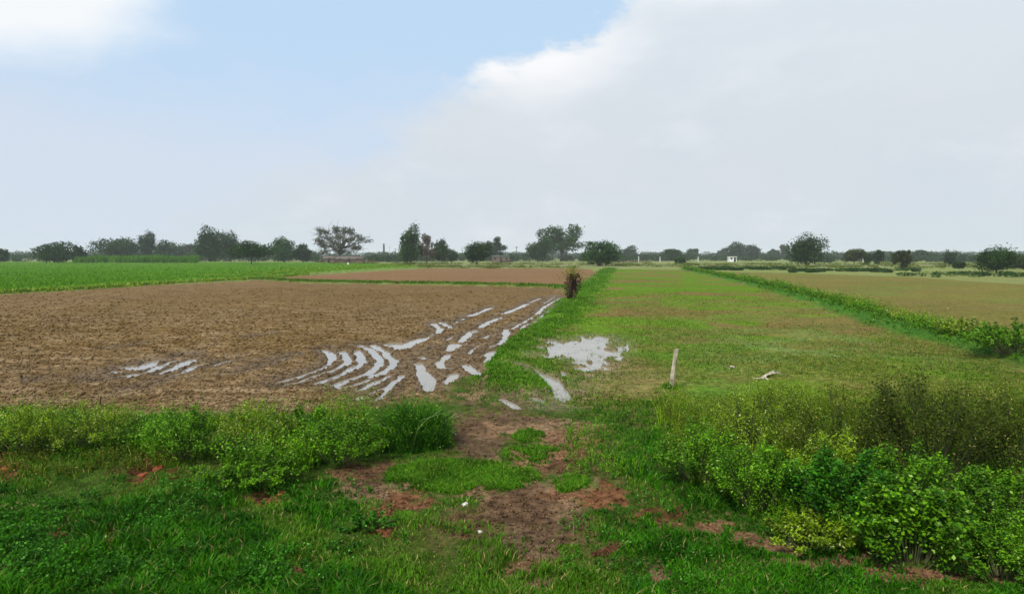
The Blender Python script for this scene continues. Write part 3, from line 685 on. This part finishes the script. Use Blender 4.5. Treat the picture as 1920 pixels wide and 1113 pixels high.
# grass standing in the flooded hollow and round the pools
n = 26000; u = rng.uniform(975, 1175, n); v = rng.uniform(622, 762, n); x, y = G(u, v); q = fbm(x * 2.4, y * 1.6, 211, 3)
k = (q + .25 * (rng.random(n) - .5) > .57); x, y = x[k], y[k]
V, Q, R = blades(x, y, np.minimum(terrain(x, y)[0], .0), rng.uniform(.03, .10, len(x)), np.full(len(x), .014), .8)
link('marsh_grass', mesh_np('marsh_grass', V, Q, 3, {'rnd': ('FACE', R)}), LM['meadow'], kind='stuff', label='thin grass standing in the flooded hollow of the meadow', category='grass')
# the leaning white post in the meadow
px_, py_ = [float(t) for t in G(1259, 728)]
hp = 75 / F * py_
V, Q = tube([(0, 0, -.15), (.02, 0, hp * .35), (.05, .01, hp * .7), (.075, .0, hp)], .050, .038, 9)
V += rng.normal(size=V.shape) * .004
o_ = len(V); V = np.vstack([V, [[.077, 0, hp + .012]]]); capf = [[27 + j, 27 + (j + 1) % 9, o_] for j in range(9)]
me = bpy.data.meshes.new('leaning_post'); me.from_pydata([tuple(v) for v in V], [], [tuple(q) for q in Q.tolist()] + [tuple(q) for q in capf]); me.update()
o = link('leaning_post', me, POST, label='weathered whitish wooden post leaning slightly in the meadow', category='post'); o.location = (px_, py_, .05)
# tufts round the foot of the post
n = 260; a = rng.uniform(0, 2 * pi, n); q = rng.uniform(.03, .22, n)
V, Q, R = blades(px_ + np.cos(a) * q, py_ + np.sin(a) * q, np.full(n, .05), rng.uniform(.06, .16, n), np.full(n, .012), .6)
link('grass_tuft', mesh_np('grass_tuft', V, Q, 3, {'rnd': ('FACE', R)}), LM['weed'], kind='stuff', label='grass growing round the foot of the leaning post', category='grass')
# dark stake at the edge of the ploughed field
sx2, sy2 = [float(t) for t in G(187, 778)]
V, Q = tube([(0, 0, -.1), (.005, 0, .12), (.03, 0, .30)], .018, .012, 6); o = link('stake', mesh_np('stake', V, Q, 4), WOODD, label='short dark stake poking up behind the weeds at the left field edge', category='stake'); o.location = (sx2, sy2, .05)
# bleached branch in the meadow, with side limbs
bx_, by_ = [float(t) for t in G(1440, 704)]
parts = [tube([(-.32, -.28, .04), (-.12, -.1, .10), (.12, .1, .12), (.34, .34, .09)], .045, .02, 7), tube([(-.1, -.08, .10), (.08, -.1, .2), (.25, -.05, .22)], .028, .01, 6),
         tube([(-.3, -.27, .05), (-.5, -.22, .05)], .03, .012, 6), tube([(-.2, -.2, .08), (-.2, -.38, .03)], .03, .012, 6), tube([(.2,.2,.11),(.42,.12,.05)], .025, .01, 6)]
V, Q, _ = merge(parts); o = link('dead_branch', mesh_np('dead_branch', V, Q, 4, smooth=True), CUT, label='bleached dead branch with side limbs lying in the meadow', category='branch'); o.location = (bx_, by_, .03); o.scale = (.85, 1.2, .5)
for uu, vv, ln, an, lab, thick in ((1372, 692, .12, .2, 'small pale wood chip left of the bleached dead branch', .03), (841, 818, .32, -.75, 'pale stick lying at the right foot of the tall grass clump', .014)):
    x_, y_ = [float(t) for t in G(uu, vv)]; hh_ = float(hz(np.array([x_]), np.array([y_]))[0][0])
    V, Q = tube([(-ln / 2, 0, .02), (0, .02, .035), (ln / 2, 0, .02)], thick, thick * .7, 6)
    o = link('stick', mesh_np('stick', V, Q, 4, smooth=True), CUT, label=lab, category='stick'); o.location = (x_, y_, hh_ + .03); o.rotation_euler = (0, 0, an)
def rock(name, label, u_, v_, r, mat, cat='stone', sq=.7):
    x_, y_ = [float(t) for t in G(u_, v_)]; hh_ = float(hz(np.array([x_]), np.array([y_]))[0][0])
    import bmesh
    bm = bmesh.new(); bmesh.ops.create_icosphere(bm, subdivisions=3, radius=r)
    pl = rng.normal(size=(9, 3)); pl /= np.linalg.norm(pl, axis=1)[:, None]
    for v in bm.verts:
        p = np.array(v.co); k = 1.0
        for q in pl:
            t = float(p @ q) / r
            if t > .72: p = p - q * (t - .72) * r
        v.co = p * (1.1, .9, sq) + rng.normal(size=3) * r * .015
    me = bpy.data.meshes.new(name); bm.to_mesh(me); bm.free()
    o = link(name, me, mat, label=label, category=cat); o.location = (x_, y_, hh_ + r * sq * (.45 if mat is STONE else .1)); return o
rock('stone', 'larger white stone on the grass beside the track', 872, 944, .032, STONE)
rock('stone', 'smaller white stone nearer the camera beside the track', 900, 993, .024, STONE)
REDS = solid_mat('red_clay', (.15, .040, .014), (.26, .075, .028), 14, bump=1.)
rock('clay_lump', 'brightest red clay lump under the left weeds', 298, 884, .075, REDS, 'clay lump')
rock('clay_lump', 'red clay lump left of the brightest one under the left weeds', 268, 896, .06, REDS, 'clay lump')
rock('clay_lump', 'red clay lump in the grass near the lower left', 208, 1018, .04, REDS, 'clay lump')
rock('clay_lump', 'red clay lump half under the weeds in front of the leafy patch', 528, 928, .05, REDS, 'clay lump')
rock('clay_lump', 'red clay lump at the left edge of the picture', 14, 878, .07, REDS, 'clay lump')

# loose clods on the ploughed field and the track
def clods(name, label, x, y, s_):
    h_, alb_, rg_, tr_ = terrain(x, y); n = len(x)
    base = np.array([(1, 0, 0), (0, 1, 0), (-1, 0, 0), (0, -1, 0), (0, 0, 1), (0, 0, -1)], float)
    V = base[None] * rng.uniform(.6, 1.3, (n, 6, 1)) + rng.normal(size=(n, 6, 3)) * .15
    an = rng.uniform(0, 2 * pi, n); ca, sa = np.cos(an)[:, None], np.sin(an)[:, None]
    V = np.stack([V[..., 0] * ca - V[..., 1] * sa, V[..., 0] * sa + V[..., 1] * ca, V[..., 2] * .7], -1) * s_[:, None, None]
    V += np.stack([x, y, h_ + s_ * .25], -1)[:, None]
    T8 = np.array([(0, 1, 4), (1, 2, 4), (2, 3, 4), (3, 0, 4), (1, 0, 5), (2, 1, 5), (3, 2, 5), (0, 3, 5)])
    Q = (np.arange(n) * 6)[:, None, None] + T8[None]
    A = np.repeat(alb_ * np.concatenate([rng.uniform(.7, 1.35, (n, 1)).repeat(3, 1), np.ones((n, 1))], 1), 6, 0)
    link(name, mesh_np(name, V.reshape(-1, 3), Q.reshape(-1, 3), 3, {'alb': ('POINT', A)}), EARTH, kind='stuff', label=label, category='clods')
u = rng.uniform(-250, 1070, 60000); v = 540 + 235 * rng.random(60000) ** .8; x, y = G(u, v)
h_, _, rg_, _ = terrain(x, y); k = (rg_ == 1) & (h_ > .03); k2 = rng.random(k.sum()) < .55; x, y = x[k][k2], y[k][k2]
clods('soil_clods', 'loose brown clods of soil all over the near ploughed field', x, y, rng.uniform(.010, .05, len(x)) ** 1.0 * np.clip(y / 18, .7, 1.3))
u = rng.uniform(0, 1920, 60000); v = rng.uniform(720, 1110, 60000); x, y = G(u, v)
_, _, _, tr_ = terrain(x, y); k = tr_ > .5; x, y = x[k], y[k]
clods('path_crumbs', 'small crumbs of reddish earth on the bare patches of the track', x, y, .004 + .026 * rng.random(len(x)) ** 4)

# ------------------------------------------------------------------ grasses
def inl(u, v, pts): return sdpoly(u, v, pts)
def blob(u, v, cu, cv_, ru, rv): return 1 - np.hypot((u - cu) / ru, (v - cv_) / rv)
# short and medium grass of the verge
n = 230000
u = rng.uniform(-120, 2040, n); v = 740 + 400 * rng.random(n) ** .85; x, y = G(u, v)
h_, _, rg_, tr_ = terrain(x, y); cl = fbm(x * 2.2, y * 2.2, 91, 3)
tall = sst(fbm(x * .8, y * .8, 95, 3), .42, .62)
k = (tr_ < rng.random(n) ** 2.2 * 1.05 + .06) & (rg_ != 1) & (cl + .2 * (rng.random(n) - .5) > .22) & ~((rg_ == 4) & (v < 752))
x, y, h_, u, v, tall, cl = (q[k] for q in (x, y, h_, u, v, tall, cl))
hg = (.03 + .035 * tall + .06 * np.clip((cl - .45) * 3, 0, 1)) * rng.uniform(.5, 1.3, len(x))
lf = sst(760 - u, -150, 250) * sst(v, 880, 960); hg *= 1 + .15 * lf
hg = np.where(blob(u, v, 900, 850, 260, 130) > 0, hg * .6, hg)
yel = fbm(x * .6, y * .6, 99, 3) > .56
V, Q, R = blades(x[~yel], y[~yel], h_[~yel], hg[~yel], rng.uniform(.006, .015, (~yel).sum()), .9)
link('grass', mesh_np('grass', V, Q, 3, {'rnd': ('FACE', R)}), LM['grass'], kind='stuff', label='deep green grass covering the roadside verge', category='grass')
V, Q, R = blades(x[yel], y[yel], h_[yel], hg[yel] * .85, rng.uniform(.006, .012, yel.sum()), .7)
link('grass', mesh_np('grass', V, Q, 3, {'rnd': ('FACE', R)}), LM['grassy'], kind='stuff', label='yellower grass in patches of the roadside verge', category='grass')
# denser short turf on the islands left in the worn track
xs_, ys_ = [], []
for cu, cv_, ru, rv in GREENP:
    n = int(ru * rv * 7); a = rng.uniform(0, 2 * pi, n); q = np.sqrt(rng.random(n)) * 1.12; x, y = G(cu + np.cos(a) * q * ru, cv_ + np.sin(a) * q * rv); xs_.append(x); ys_.append(y)
x = np.concatenate(xs_); y = np.concatenate(ys_); z, _, _, tr_ = terrain(x, y); k = tr_ < .5; x, y, z = x[k], y[k], z[k]
V, Q, R = blades(x, y, z, rng.uniform(.02, .06, len(x)), rng.uniform(.006, .012, len(x)), .9)
link('turf', mesh_np('turf', V, Q, 3, {'rnd': ('FACE', R)}), LM['bank'], kind='stuff', label='short bright turf on the green islands in the dirt track', category='grass')
# meadow and banks
n = 120000
u = rng.uniform(930, 2050, n); v = 545 + 225 * rng.random(n); x, y = G(u, v)
h_, _, rg_, tr_ = terrain(x, y); cl = fbm(x * .7, y * .7, 101, 4)
k = (rg_ == 4) & (cl + .35 * (rng.random(n) - .5) > .46) & (h_ > .02) & (tr_ < .5); x, y, h_, cl = x[k], y[k], h_[k], cl[k]
V, Q, R = blades(x, y, h_, rng.uniform(.02, .055, len(x)) * (1 + y / 60), .010 + y * .0005, 1.2)
link('meadow_grass', mesh_np('meadow_grass', V, Q, 3, {'rnd': ('FACE', R)}), LM['meadow'], kind='stuff', label='thin yellow-green grass of the meadow', category='grass')
def along(pts, n, w, wk=0):
    pts = np.array(pts); sl = np.hypot(*np.diff(pts, axis=0).T); mp = (pts[1:, 1] + pts[:-1, 1]) / 2; pr = sl / mp ** wk; pr /= pr.sum()
    i = rng.choice(len(sl), n, p=pr); t = rng.random(n); P = pts[i] * (1 - t)[:, None] + pts[i + 1] * t[:, None]
    P += rng.normal(size=P.shape) * (w * np.ones(n))[:, None]; return P[:, 0], P[:, 1]
x, y = along(BUND_MID, 60000, .60, 1.6); h_, _, rg_, _ = terrain(x, y); k = (h_ > .02) & (rg_ != 1) & (fbm(x * 1.2, y * .8, 203, 3) + .3 * (rng.random(len(x)) - .5) > .42); x, y, h_ = x[k], y[k], h_[k]
V, Q, R = blades(x, y, h_, rng.uniform(.03, .08, len(x)) * (1 + y / 90), .010 + y * .0006, 1.0)
link('bank_grass', mesh_np('bank_grass', V, Q, 3, {'rnd': ('FACE', R)}), LM['bank'], kind='stuff', label='lush green grass on the bank between ploughed field and meadow', category='grass')
x, y = along(BUND_FIELD, 9000, .3, 0); h_ = terrain(x, y)[0]
V, Q, R = blades(x, y, h_, rng.uniform(.08, .22, len(x)), .05, .6)
link('field_bank_grass', mesh_np('field_bank_grass', V, Q, 3, {'rnd': ('FACE', R)}), LM['grassy'], kind='stuff', label='thin line of grass between the two ploughed fields', category='grass')
# low crop leaves
n = 90000
v = 494 + 75 * rng.random(n) ** 1.2; u = rng.uniform(-250, 800, n); x, y = G(u, v); h_, _, rg_, _ = terrain(x, y); k = (rg_ == 3) & (y < 230); x, y, h_ = x[k], y[k], h_[k]
V, Q, R = blades(x, y, h_ - .08, rng.uniform(.12, .26, len(x)), .03 + y * .0006, .8)
link('crop', mesh_np('crop', V, Q, 3, {'rnd': ('FACE', R)}), LM['crop'], kind='stuff', label='low bright green crop left of the ploughed field', category='crop')
x, y = along(BUND_CROP[:7], 9000, .28, .8); h_ = terrain(x, y)[0]
V, Q, R = blades(x, y, h_, rng.uniform(.10, .30, len(x)), .03 + y * .0006, .8)
link('crop_bank_grass', mesh_np('crop_bank_grass', V, Q, 3, {'rnd': ('FACE', R)}), LM['weedy'], kind='stuff', label='weedy grass on the low bank between crop and ploughed field', category='grass')
x, y = along(GP([(380, 524), (480, 520), (575, 512), (700, 504), (800, 501)]), 9000, .8, 0); h_ = terrain(x, y)[0]
cl = fbm(x * .5, y * .5, 5); P = np.stack([x, y, h_ + rng.random(len(x)) * (.15 + .7 * sst(cl, .4, .7))], -1)
V, Q, R = cards(P, rng.uniform(.06, .16, len(x))); link('crop_edge_weeds', mesh_np('crop_edge_weeds', V, Q, 4, {'rnd': ('FACE', R)}), LM['weedy'], kind='stuff', label='yellow-green weeds along the edge of the crop', category='weeds')

# ------------------------------------------------------------------ weeds and bushes
def herb(x, y, z, hgt, spread, nl, ls, up=.5, asp=2.0, top=.0):
    """many leafy herbs merged: N plants x nl leaves around leaning stems"""
    n = len(x); ns = 5
    ph = rng.uniform(0, 2 * pi, (n, ns)); sp = rng.uniform(.15, 1, (n, ns)) * spread[:, None]; hh = hgt[:, None] * rng.uniform(.65, 1.05, (n, ns))
    s_ = rng.integers(0, ns, (n, nl)); t = rng.uniform(.12, 1, (n, nl)) ** (.7 - top); I = np.arange(n)[:, None]
    p, s2, h2 = ph[I, s_], sp[I, s_], hh[I, s_]
    j = rng.normal(size=(n, nl, 3)) * (hgt * .075)[:, None, None]
    P = np.stack([x[:, None] + np.cos(p) * s2 * t ** 1.3, y[:, None] + np.sin(p) * s2 * t ** 1.3, z[:, None] + h2 * t], -1) + j * (.5 + .9 * (1 - t))[..., None]
    P = P.reshape(-1, 3); tt = t.reshape(-1)
    size = (ls * np.ones(n))[:, None].repeat(nl, 1).reshape(-1) * rng.uniform(.55, 1.35, n * nl) * (1.15 - .45 * tt)
    return cards(P, size, up, asp)
def stemset(x, y, z, hgt, spread, ns=5, w=.006):
    n = len(x) * ns; X = np.repeat(x, ns); Y = np.repeat(y, ns); Z_ = np.repeat(z, ns); H_ = np.repeat(hgt, ns) * rng.uniform(.6, .95, n)
    return blades(X, Y, Z_, H_, np.full(n, w), .5)
def weeds(name, label, box_, n, hr, mat, ls, keep, nl=46, sprd=.55, asp=2.0, cat='weeds'):
    u = rng.uniform(box_[0], box_[1], n); v = rng.uniform(box_[2], box_[3], n); x, y = G(u, v); k = keep(u, v, x, y)
    x, y, u, v = x[k], y[k], u[k], v[k]; z = terrain(x, y)[0]; hg = rng.uniform(*hr, len(x))
    hg = hg * (.30 + 1.25 * sst(fbm(x * 1.6, y * 1.6, 111, 3), .25, .75))
    A = herb(x, y, z, hg, hg * sprd, nl, ls, asp=asp); B = stemset(x, y, z, hg, hg)
    V, Q, R = merge([(A[0], tris(A[1]), np.tile(A[2], 2)), B])
    return link(name, mesh_np(name, V, Q, 3, {'rnd': ('FACE', R)}), LM[mat], kind='stuff', label=label, category=cat)
def edge(u, top): return np.interp(u, [t[0] for t in top], [t[1] for t in top])
TOPL = [(-200, 782), (0, 784), (200, 792), (450, 795), (620, 790), (690, 785), (860, 830)]
BOTL = [(-200, 858), (0, 850), (250, 856), (330, 905), (480, 915), (600, 890), (680, 850), (860, 830)]
ksl = lambda u, v, x, y: (v > edge(u, TOPL)) & (v < edge(u, BOTL)) & (fbm(x * 1.5, y * 1.5, 121, 3) > .36)
weeds('weeds', 'leafy green weeds in the band below the ploughed field', (-160, 800, 780, 920), 1000, (.26, .46), 'weed', .040, ksl)
weeds('weeds', 'yellowish flowering weeds among the green ones at the left', (-160, 700, 780, 880), 620, (.28, .46), 'weedy', .028, lambda u, v, x, y: ksl(u, v, x, y) & (fbm(x * .9, y * .9, 131, 3) > .45), nl=70)
weeds('weeds', 'dark broad-leaved herbs low in the grass at the lower left', (-160, 760, 900, 1110), 1100, (.05, .15), 'broad', .028, lambda u, v, x, y: fbm(x * 1.3, y * 1.3, 141, 3) > .46, nl=24, sprd=.9, asp=1.5)
weeds('weeds', 'small herbs among the grass right of the track', (1050, 1960, 860, 1110), 520, (.05, .13), 'broad', .024, lambda u, v, x, y: fbm(x * 1.5, y * 1.5, 151, 3) > .52, nl=20, sprd=.9, asp=1.5)
weeds('weeds', 'thin olive weeds on the drier ground in front of the left band', (-100, 360, 846, 905), 420, (.06, .20), 'olive', .020, lambda u, v, x, y: fbm(x * 1.7, y * 1.7, 231, 3) > .42, nl=34, sprd=.8)
TOPR = [(1230, 790), (1300, 770), (1500, 768), (1900, 775), (2100, 790)]
BOTR = [(1230, 830), (1300, 960), (1500, 1010), (1700, 1050), (1930, 1075), (2100, 1100)]
weeds('weeds', 'feathery olive-green weeds behind the bushes at the right', (1230, 2100, 768, 880), 800, (.22, .56), 'olive', .028, lambda u, v, x, y: (v > edge(u, TOPR)) & (u > 1240 + (v - 790) * .2), nl=80, asp=2.4)
weeds('weeds', 'yellowish weed tops behind the bushes at the right', (1240, 2050, 762, 840), 620, (.26, .52), 'weedy', .022, lambda u, v, x, y: fbm(x * .9, y * .9, 161, 3) > .40, nl=80, asp=2.4)
weeds('weeds', 'short weeds between the cart track and the right-hand bushes', (1060, 1330, 775, 900), 420, (.06, .20), 'weed', .022, lambda u, v, x, y: (fbm(x * 1.8, y * 1.8, 171, 3) > .46), nl=28, sprd=.8)
# overgrown bank on the right
x, y = along(BUND_RIGHT, 2600, .38, 1.0); x = x + .25; z = terrain(x, y)[0]; hg = rng.uniform(.14, .50, len(x)) * (.15 + 1.5 * sst(fbm(x * .6, y * .6, 181, 3), .25, .75))
V, Q, R = herb(x, y, z, hg, hg * .7, 26, .035 + y * .0016); link('bank_weeds', mesh_np('bank_weeds', V, Q, 4, {'rnd': ('FACE', R)}), LM['weed'], kind='stuff', label='dense weeds along the bank between meadow and fallow field', category='weeds')
x, y = along([(a + .8, b + .6) for a, b in BUND_RIGHT], 900, .4, 1.0); z = terrain(x, y)[0]; hg = rng.uniform(.25, .6, len(x)) * (.4 + 1.1 * fbm(x * .7, y * .7, 191, 3))
V, Q, R = herb(x, y, z, hg, hg * .6, 26, .03 + y * .0014); link('bank_weeds', mesh_np('bank_weeds', V, Q, 4, {'rnd': ('FACE', R)}), LM['weedy'], kind='stuff', label='yellowish tall grass tops behind the weedy bank on the right', category='weeds')

def bush(name, label, u_, v_, w_px, h_px, mat, ls, nleaf, asp=2.0, lob=9, group='bushes at the roadside', cat='bush', up=.5):
    x_, y_ = [float(t) for t in G(u_, v_)]; z0 = float(terrain(np.array([x_]), np.array([y_]))[0][0])
    w = w_px / F * y_; h = h_px / F * y_; e = empty(name, (x_, y_, z0), label=label, category=cat, group=group)
    P = []; st = []
    for i in range(lob * 3):
        a = rng.uniform(0, 2 * pi); r = math.sqrt(rng.random()) * .5; k = 1 - (r / .5) ** 2 * .55
        tip = np.array([math.cos(a) * r * w, math.sin(a) * r * w * .8, h * k * rng.uniform(.7, 1.05)])
        b0 = np.array([tip[0] * .25, tip[1] * .25, 0.])
        n = nleaf // (lob * 3); t = rng.uniform(.08, 1, n) ** .42
        q = b0 + (tip - b0) * t[:, None]; q[:, 2] = tip[2] * t ** .8
        q += rng.normal(size=(n, 3)) * (h * .055 * (1.2 - .5 * t))[:, None]; P.append(q)
        st.append(tube([b0 + (0, 0, -.03), (b0 + tip) / 2 + (0, 0, h * .08), tip * .97], .008, .003, 4))
    P = np.concatenate(P); P = P[P[:, 2] > .01]
    V, Q, R = cards(P, ls * rng.uniform(.55, 1.4, len(P)), up, asp)
    link('foliage', mesh_np('foliage', V, Q, 4, {'rnd': ('FACE', R)}), LM[mat], e)
    V, Q, _ = merge(st); link('stems', mesh_np('stems', V, Q, 4), STEM, e); return e
STEM = solid_mat('green_stem', (.05, .07, .02), (.10, .10, .04), 9)
B = bush
weeds('weeds', 'green undergrowth filling the gaps of the right-hand thicket', (1230, 2000, 820, 1080), 1000, (.12, .42), 'weed', .024, lambda u, v, x, y: (v < edge(u, BOTR)), nl=60)
weeds('weeds', 'yellow-green feathery weeds scattered through the right-hand thicket', (1230, 2000, 800, 1000), 520, (.22, .60), 'weedy', .019, lambda u, v, x, y: (v < edge(u, BOTR) - 30) & (fbm(x * 1.4, y * 1.4, 223, 3) > .48), nl=90, asp=2.6)
B('bush', 'bright leafy bush at the left end of the right-hand thicket', 1310, 905, 210, 130, 'weed', .026, 9000, lob=12)
B('bush', 'pale-tipped yellowish bush in the gap behind the leftmost thicket bush', 1400, 870, 190, 140, 'weedy', .022, 9000, lob=12)
B('bush', 'broad-leaved bush at the front centre of the right-hand thicket', 1570, 990, 230, 165, 'broad', .034, 9000, 1.6, lob=12)
B('bush', 'broad-leaved bush at the foot of the thicket nearest the dirt strip', 1710, 1055, 250, 180, 'weed', .036, 9000, 1.6, lob=12)
B('bush', 'dark green bush between the leftmost bush and the front broad-leaved bush', 1430, 960, 220, 140, 'weed', .026, 9000, lob=12)
B('bush', 'tall olive bush rising highest in the thicket, near its right end', 1745, 905, 320, 230, 'twiggy', .026, 19000, 2.0, lob=22)
B('bush', 'yellow-olive bush at the right edge of the picture behind the thicket', 1915, 905, 270, 205, 'olive', .022, 12000, 2.2, lob=12)
B('bush', 'leafy green bush at the right edge of the picture below the yellow-olive one', 1890, 1000, 250, 150, 'weed', .028, 9000, 1.7, lob=12)
B('bush', 'olive bush at the back centre of the thicket', 1570, 880, 280, 170, 'olive', .022, 12000, 2.2, lob=13)
B('bush', 'yellowish bush at the back left of the thicket', 1440, 825, 240, 110, 'weedy', .020, 10000, 2.2, lob=12)
B('bush', 'small leafy bush filling the middle of the thicket', 1560, 930, 200, 130, 'weedy', .024, 8000, lob=11)
B('bush', 'leafy bush between the tall olive bush and the foot of the thicket', 1700, 975, 240, 150, 'weed', .028, 9500, 1.8, lob=12)
B('bush', 'low trailing bush at the thicket front left, above the dirt strip', 1520, 1030, 190, 80, 'weedy', .026, 5500, lob=10)
B('bush', 'low green bush at the lower right corner of the picture', 1880, 1085, 240, 90, 'weed', .026, 6500, 2.2, lob=11)
B('bush', 'small dark bush standing just right of the leaning post foot', 1250, 778, 42, 42, 'weed', .022, 900, lob=4)
B('bush', 'leafy low bush left of the bare patch with red clay', 470, 912, 230, 80, 'weed', .028, 8000, lob=12)
B('bush', 'leafy bush at the right end of the left weed band', 640, 866, 200, 100, 'weed', .028, 8000, lob=12)
B('bush', 'taller weed bush in the middle of the left weed band', 350, 868, 170, 110, 'weed', .026, 7500, lob=11)
B('bush', 'yellow-green bush at the left edge of the picture', 60, 846, 250, 96, 'weedy', .022, 8500, lob=12)
B('bush', 'rounded yellow-green weed bush right of the left edge one', 190, 838, 190, 104, 'weedy', .021, 8000, lob=11)
B('bush', 'yellow-green weed bush between the two tallest of the left band', 480, 850, 180, 104, 'weedy', .022, 8000, lob=11)
B('bush', 'dark leafy weed bush left of the tall grass clump', 580, 830, 160, 74, 'weed', .034, 4200)
B('bush', 'short dark herb clump in the grass below the brown patch', 690, 985, 130, 34, 'broad', .026, 1700, 1.6)
B('bush', 'weedy bush where the right bank meets the picture edge', 1900, 675, 190, 66, 'weed', .06, 6000, group='bushes on the banks', lob=24)
B('bush', 'paler bush on the bank left of the one at the picture edge', 1800, 640, 120, 40, 'weedy', .055, 2600, group='bushes on the banks', lob=16)

# tall grass clump with arching blades
x_, y_ = [float(t) for t in G(778, 835)]; z0 = float(terrain(np.array([x_]), np.array([y_]))[0][0])
e = empty('grass_clump', (x_, y_, z0), label='tall dark clump of arching grass at the corner of the ploughed field', category='grass clump')
n = 2600; a = rng.uniform(0, 2 * pi, n); r = np.sqrt(rng.random(n)) * .46
V, Q, R = blades(np.cos(a) * r, np.sin(a) * r * .8, np.zeros(n), rng.uniform(.25, .86, n) * (1 - .5 * (r / .46) ** 2), rng.uniform(.006, .014, n), .9)
link('blades', mesh_np('blades', V, Q, 3, {'rnd': ('FACE', R)}), LM['reed'], e)
n = 5000; a = rng.uniform(0, 2 * pi, n); r = np.sqrt(rng.random(n)) * .52
P = np.stack([np.cos(a) * r, np.sin(a) * r * .8, rng.uniform(.03, .66, n) * (1 - .5 * (r / .52) ** 2)], -1)
V, Q, R = cards(P, rng.uniform(.018, .04, n), asp=2.6); link('foliage', mesh_np('foliage', V, Q, 4, {'rnd': ('FACE', R)}), LM['weed'], e)

# dry shrub on the bank
x_, y_ = [float(t) for t in G(1073, 563)]; z0 = float(terrain(np.array([x_]), np.array([y_]))[0][0]); hh_ = CAM_H + (480 - 503) / F * y_ - z0
e = empty('dry_shrub', (x_, y_, z0), label='dark brown dry shrub with a yellow-green top on the grass bank', category='shrub')
n = 2600; t = rng.random(n); a = rng.uniform(0, 2 * pi, n); rr_ = (.20 + .34 * t) * np.sqrt(rng.random(n)) * (.7 + .5 * np.sin(a * 2 + t * 5)) * 1.2
P = np.stack([np.cos(a) * rr_ + .22 * t - .1, np.sin(a) * rr_, t * hh_ * .82], -1); V, Q, R = cards(P, rng.uniform(.05, .12, n)); link('dry_leaves', mesh_np('dry_leaves', V, Q, 4, {'rnd': ('FACE', R)}), LM['dryred'], e)
n = 700; a = rng.uniform(0, 2 * pi, n); rr_ = .62 * np.abs(rng.normal(size=n)) * .8; P = np.stack([np.cos(a) * rr_, np.sin(a) * rr_, hh_ * (.78 + .28 * rng.random(n)) - rr_ * .35], -1)
V, Q, R = cards(P, rng.uniform(.04, .10, n)); link('green_top', mesh_np('green_top', V, Q, 4, {'rnd': ('FACE', R)}), LM['yellow'], e)
tp = [tube([(rng.normal() * .05, rng.normal() * .05, -.05), (rng.normal() * .12, rng.normal() * .12, hh_ * .5), (rng.normal() * .3, rng.normal() * .3, hh_ * rng.uniform(.8, 1.05))], .035, .008, 5) for _ in range(16)]
V, Q, _ = merge(tp); link('stems', mesh_np('stems', V, Q, 4), WOODD, e)

# ------------------------------------------------------------------ air
V, Q = box(-4200, 4200, -300, 4200, -1.5, 32)
hm = bpy.data.materials.new('haze'); hm.use_nodes = True; nt = hm.node_tree; nt.nodes.clear()
ho = N('ShaderNodeOutputMaterial'); hv = N('ShaderNodeVolumePrincipled'); L(hv.outputs[0], ho.inputs['Volume'])
hv.inputs['Density'].default_value = 0.00029; hv.inputs['Color'].default_value = (.93, .96, 1, 1)
link('haze', mesh_np('haze', V, Q, 4), hm, kind='stuff', label='thin pale haze filling the air over the fields', category='haze')
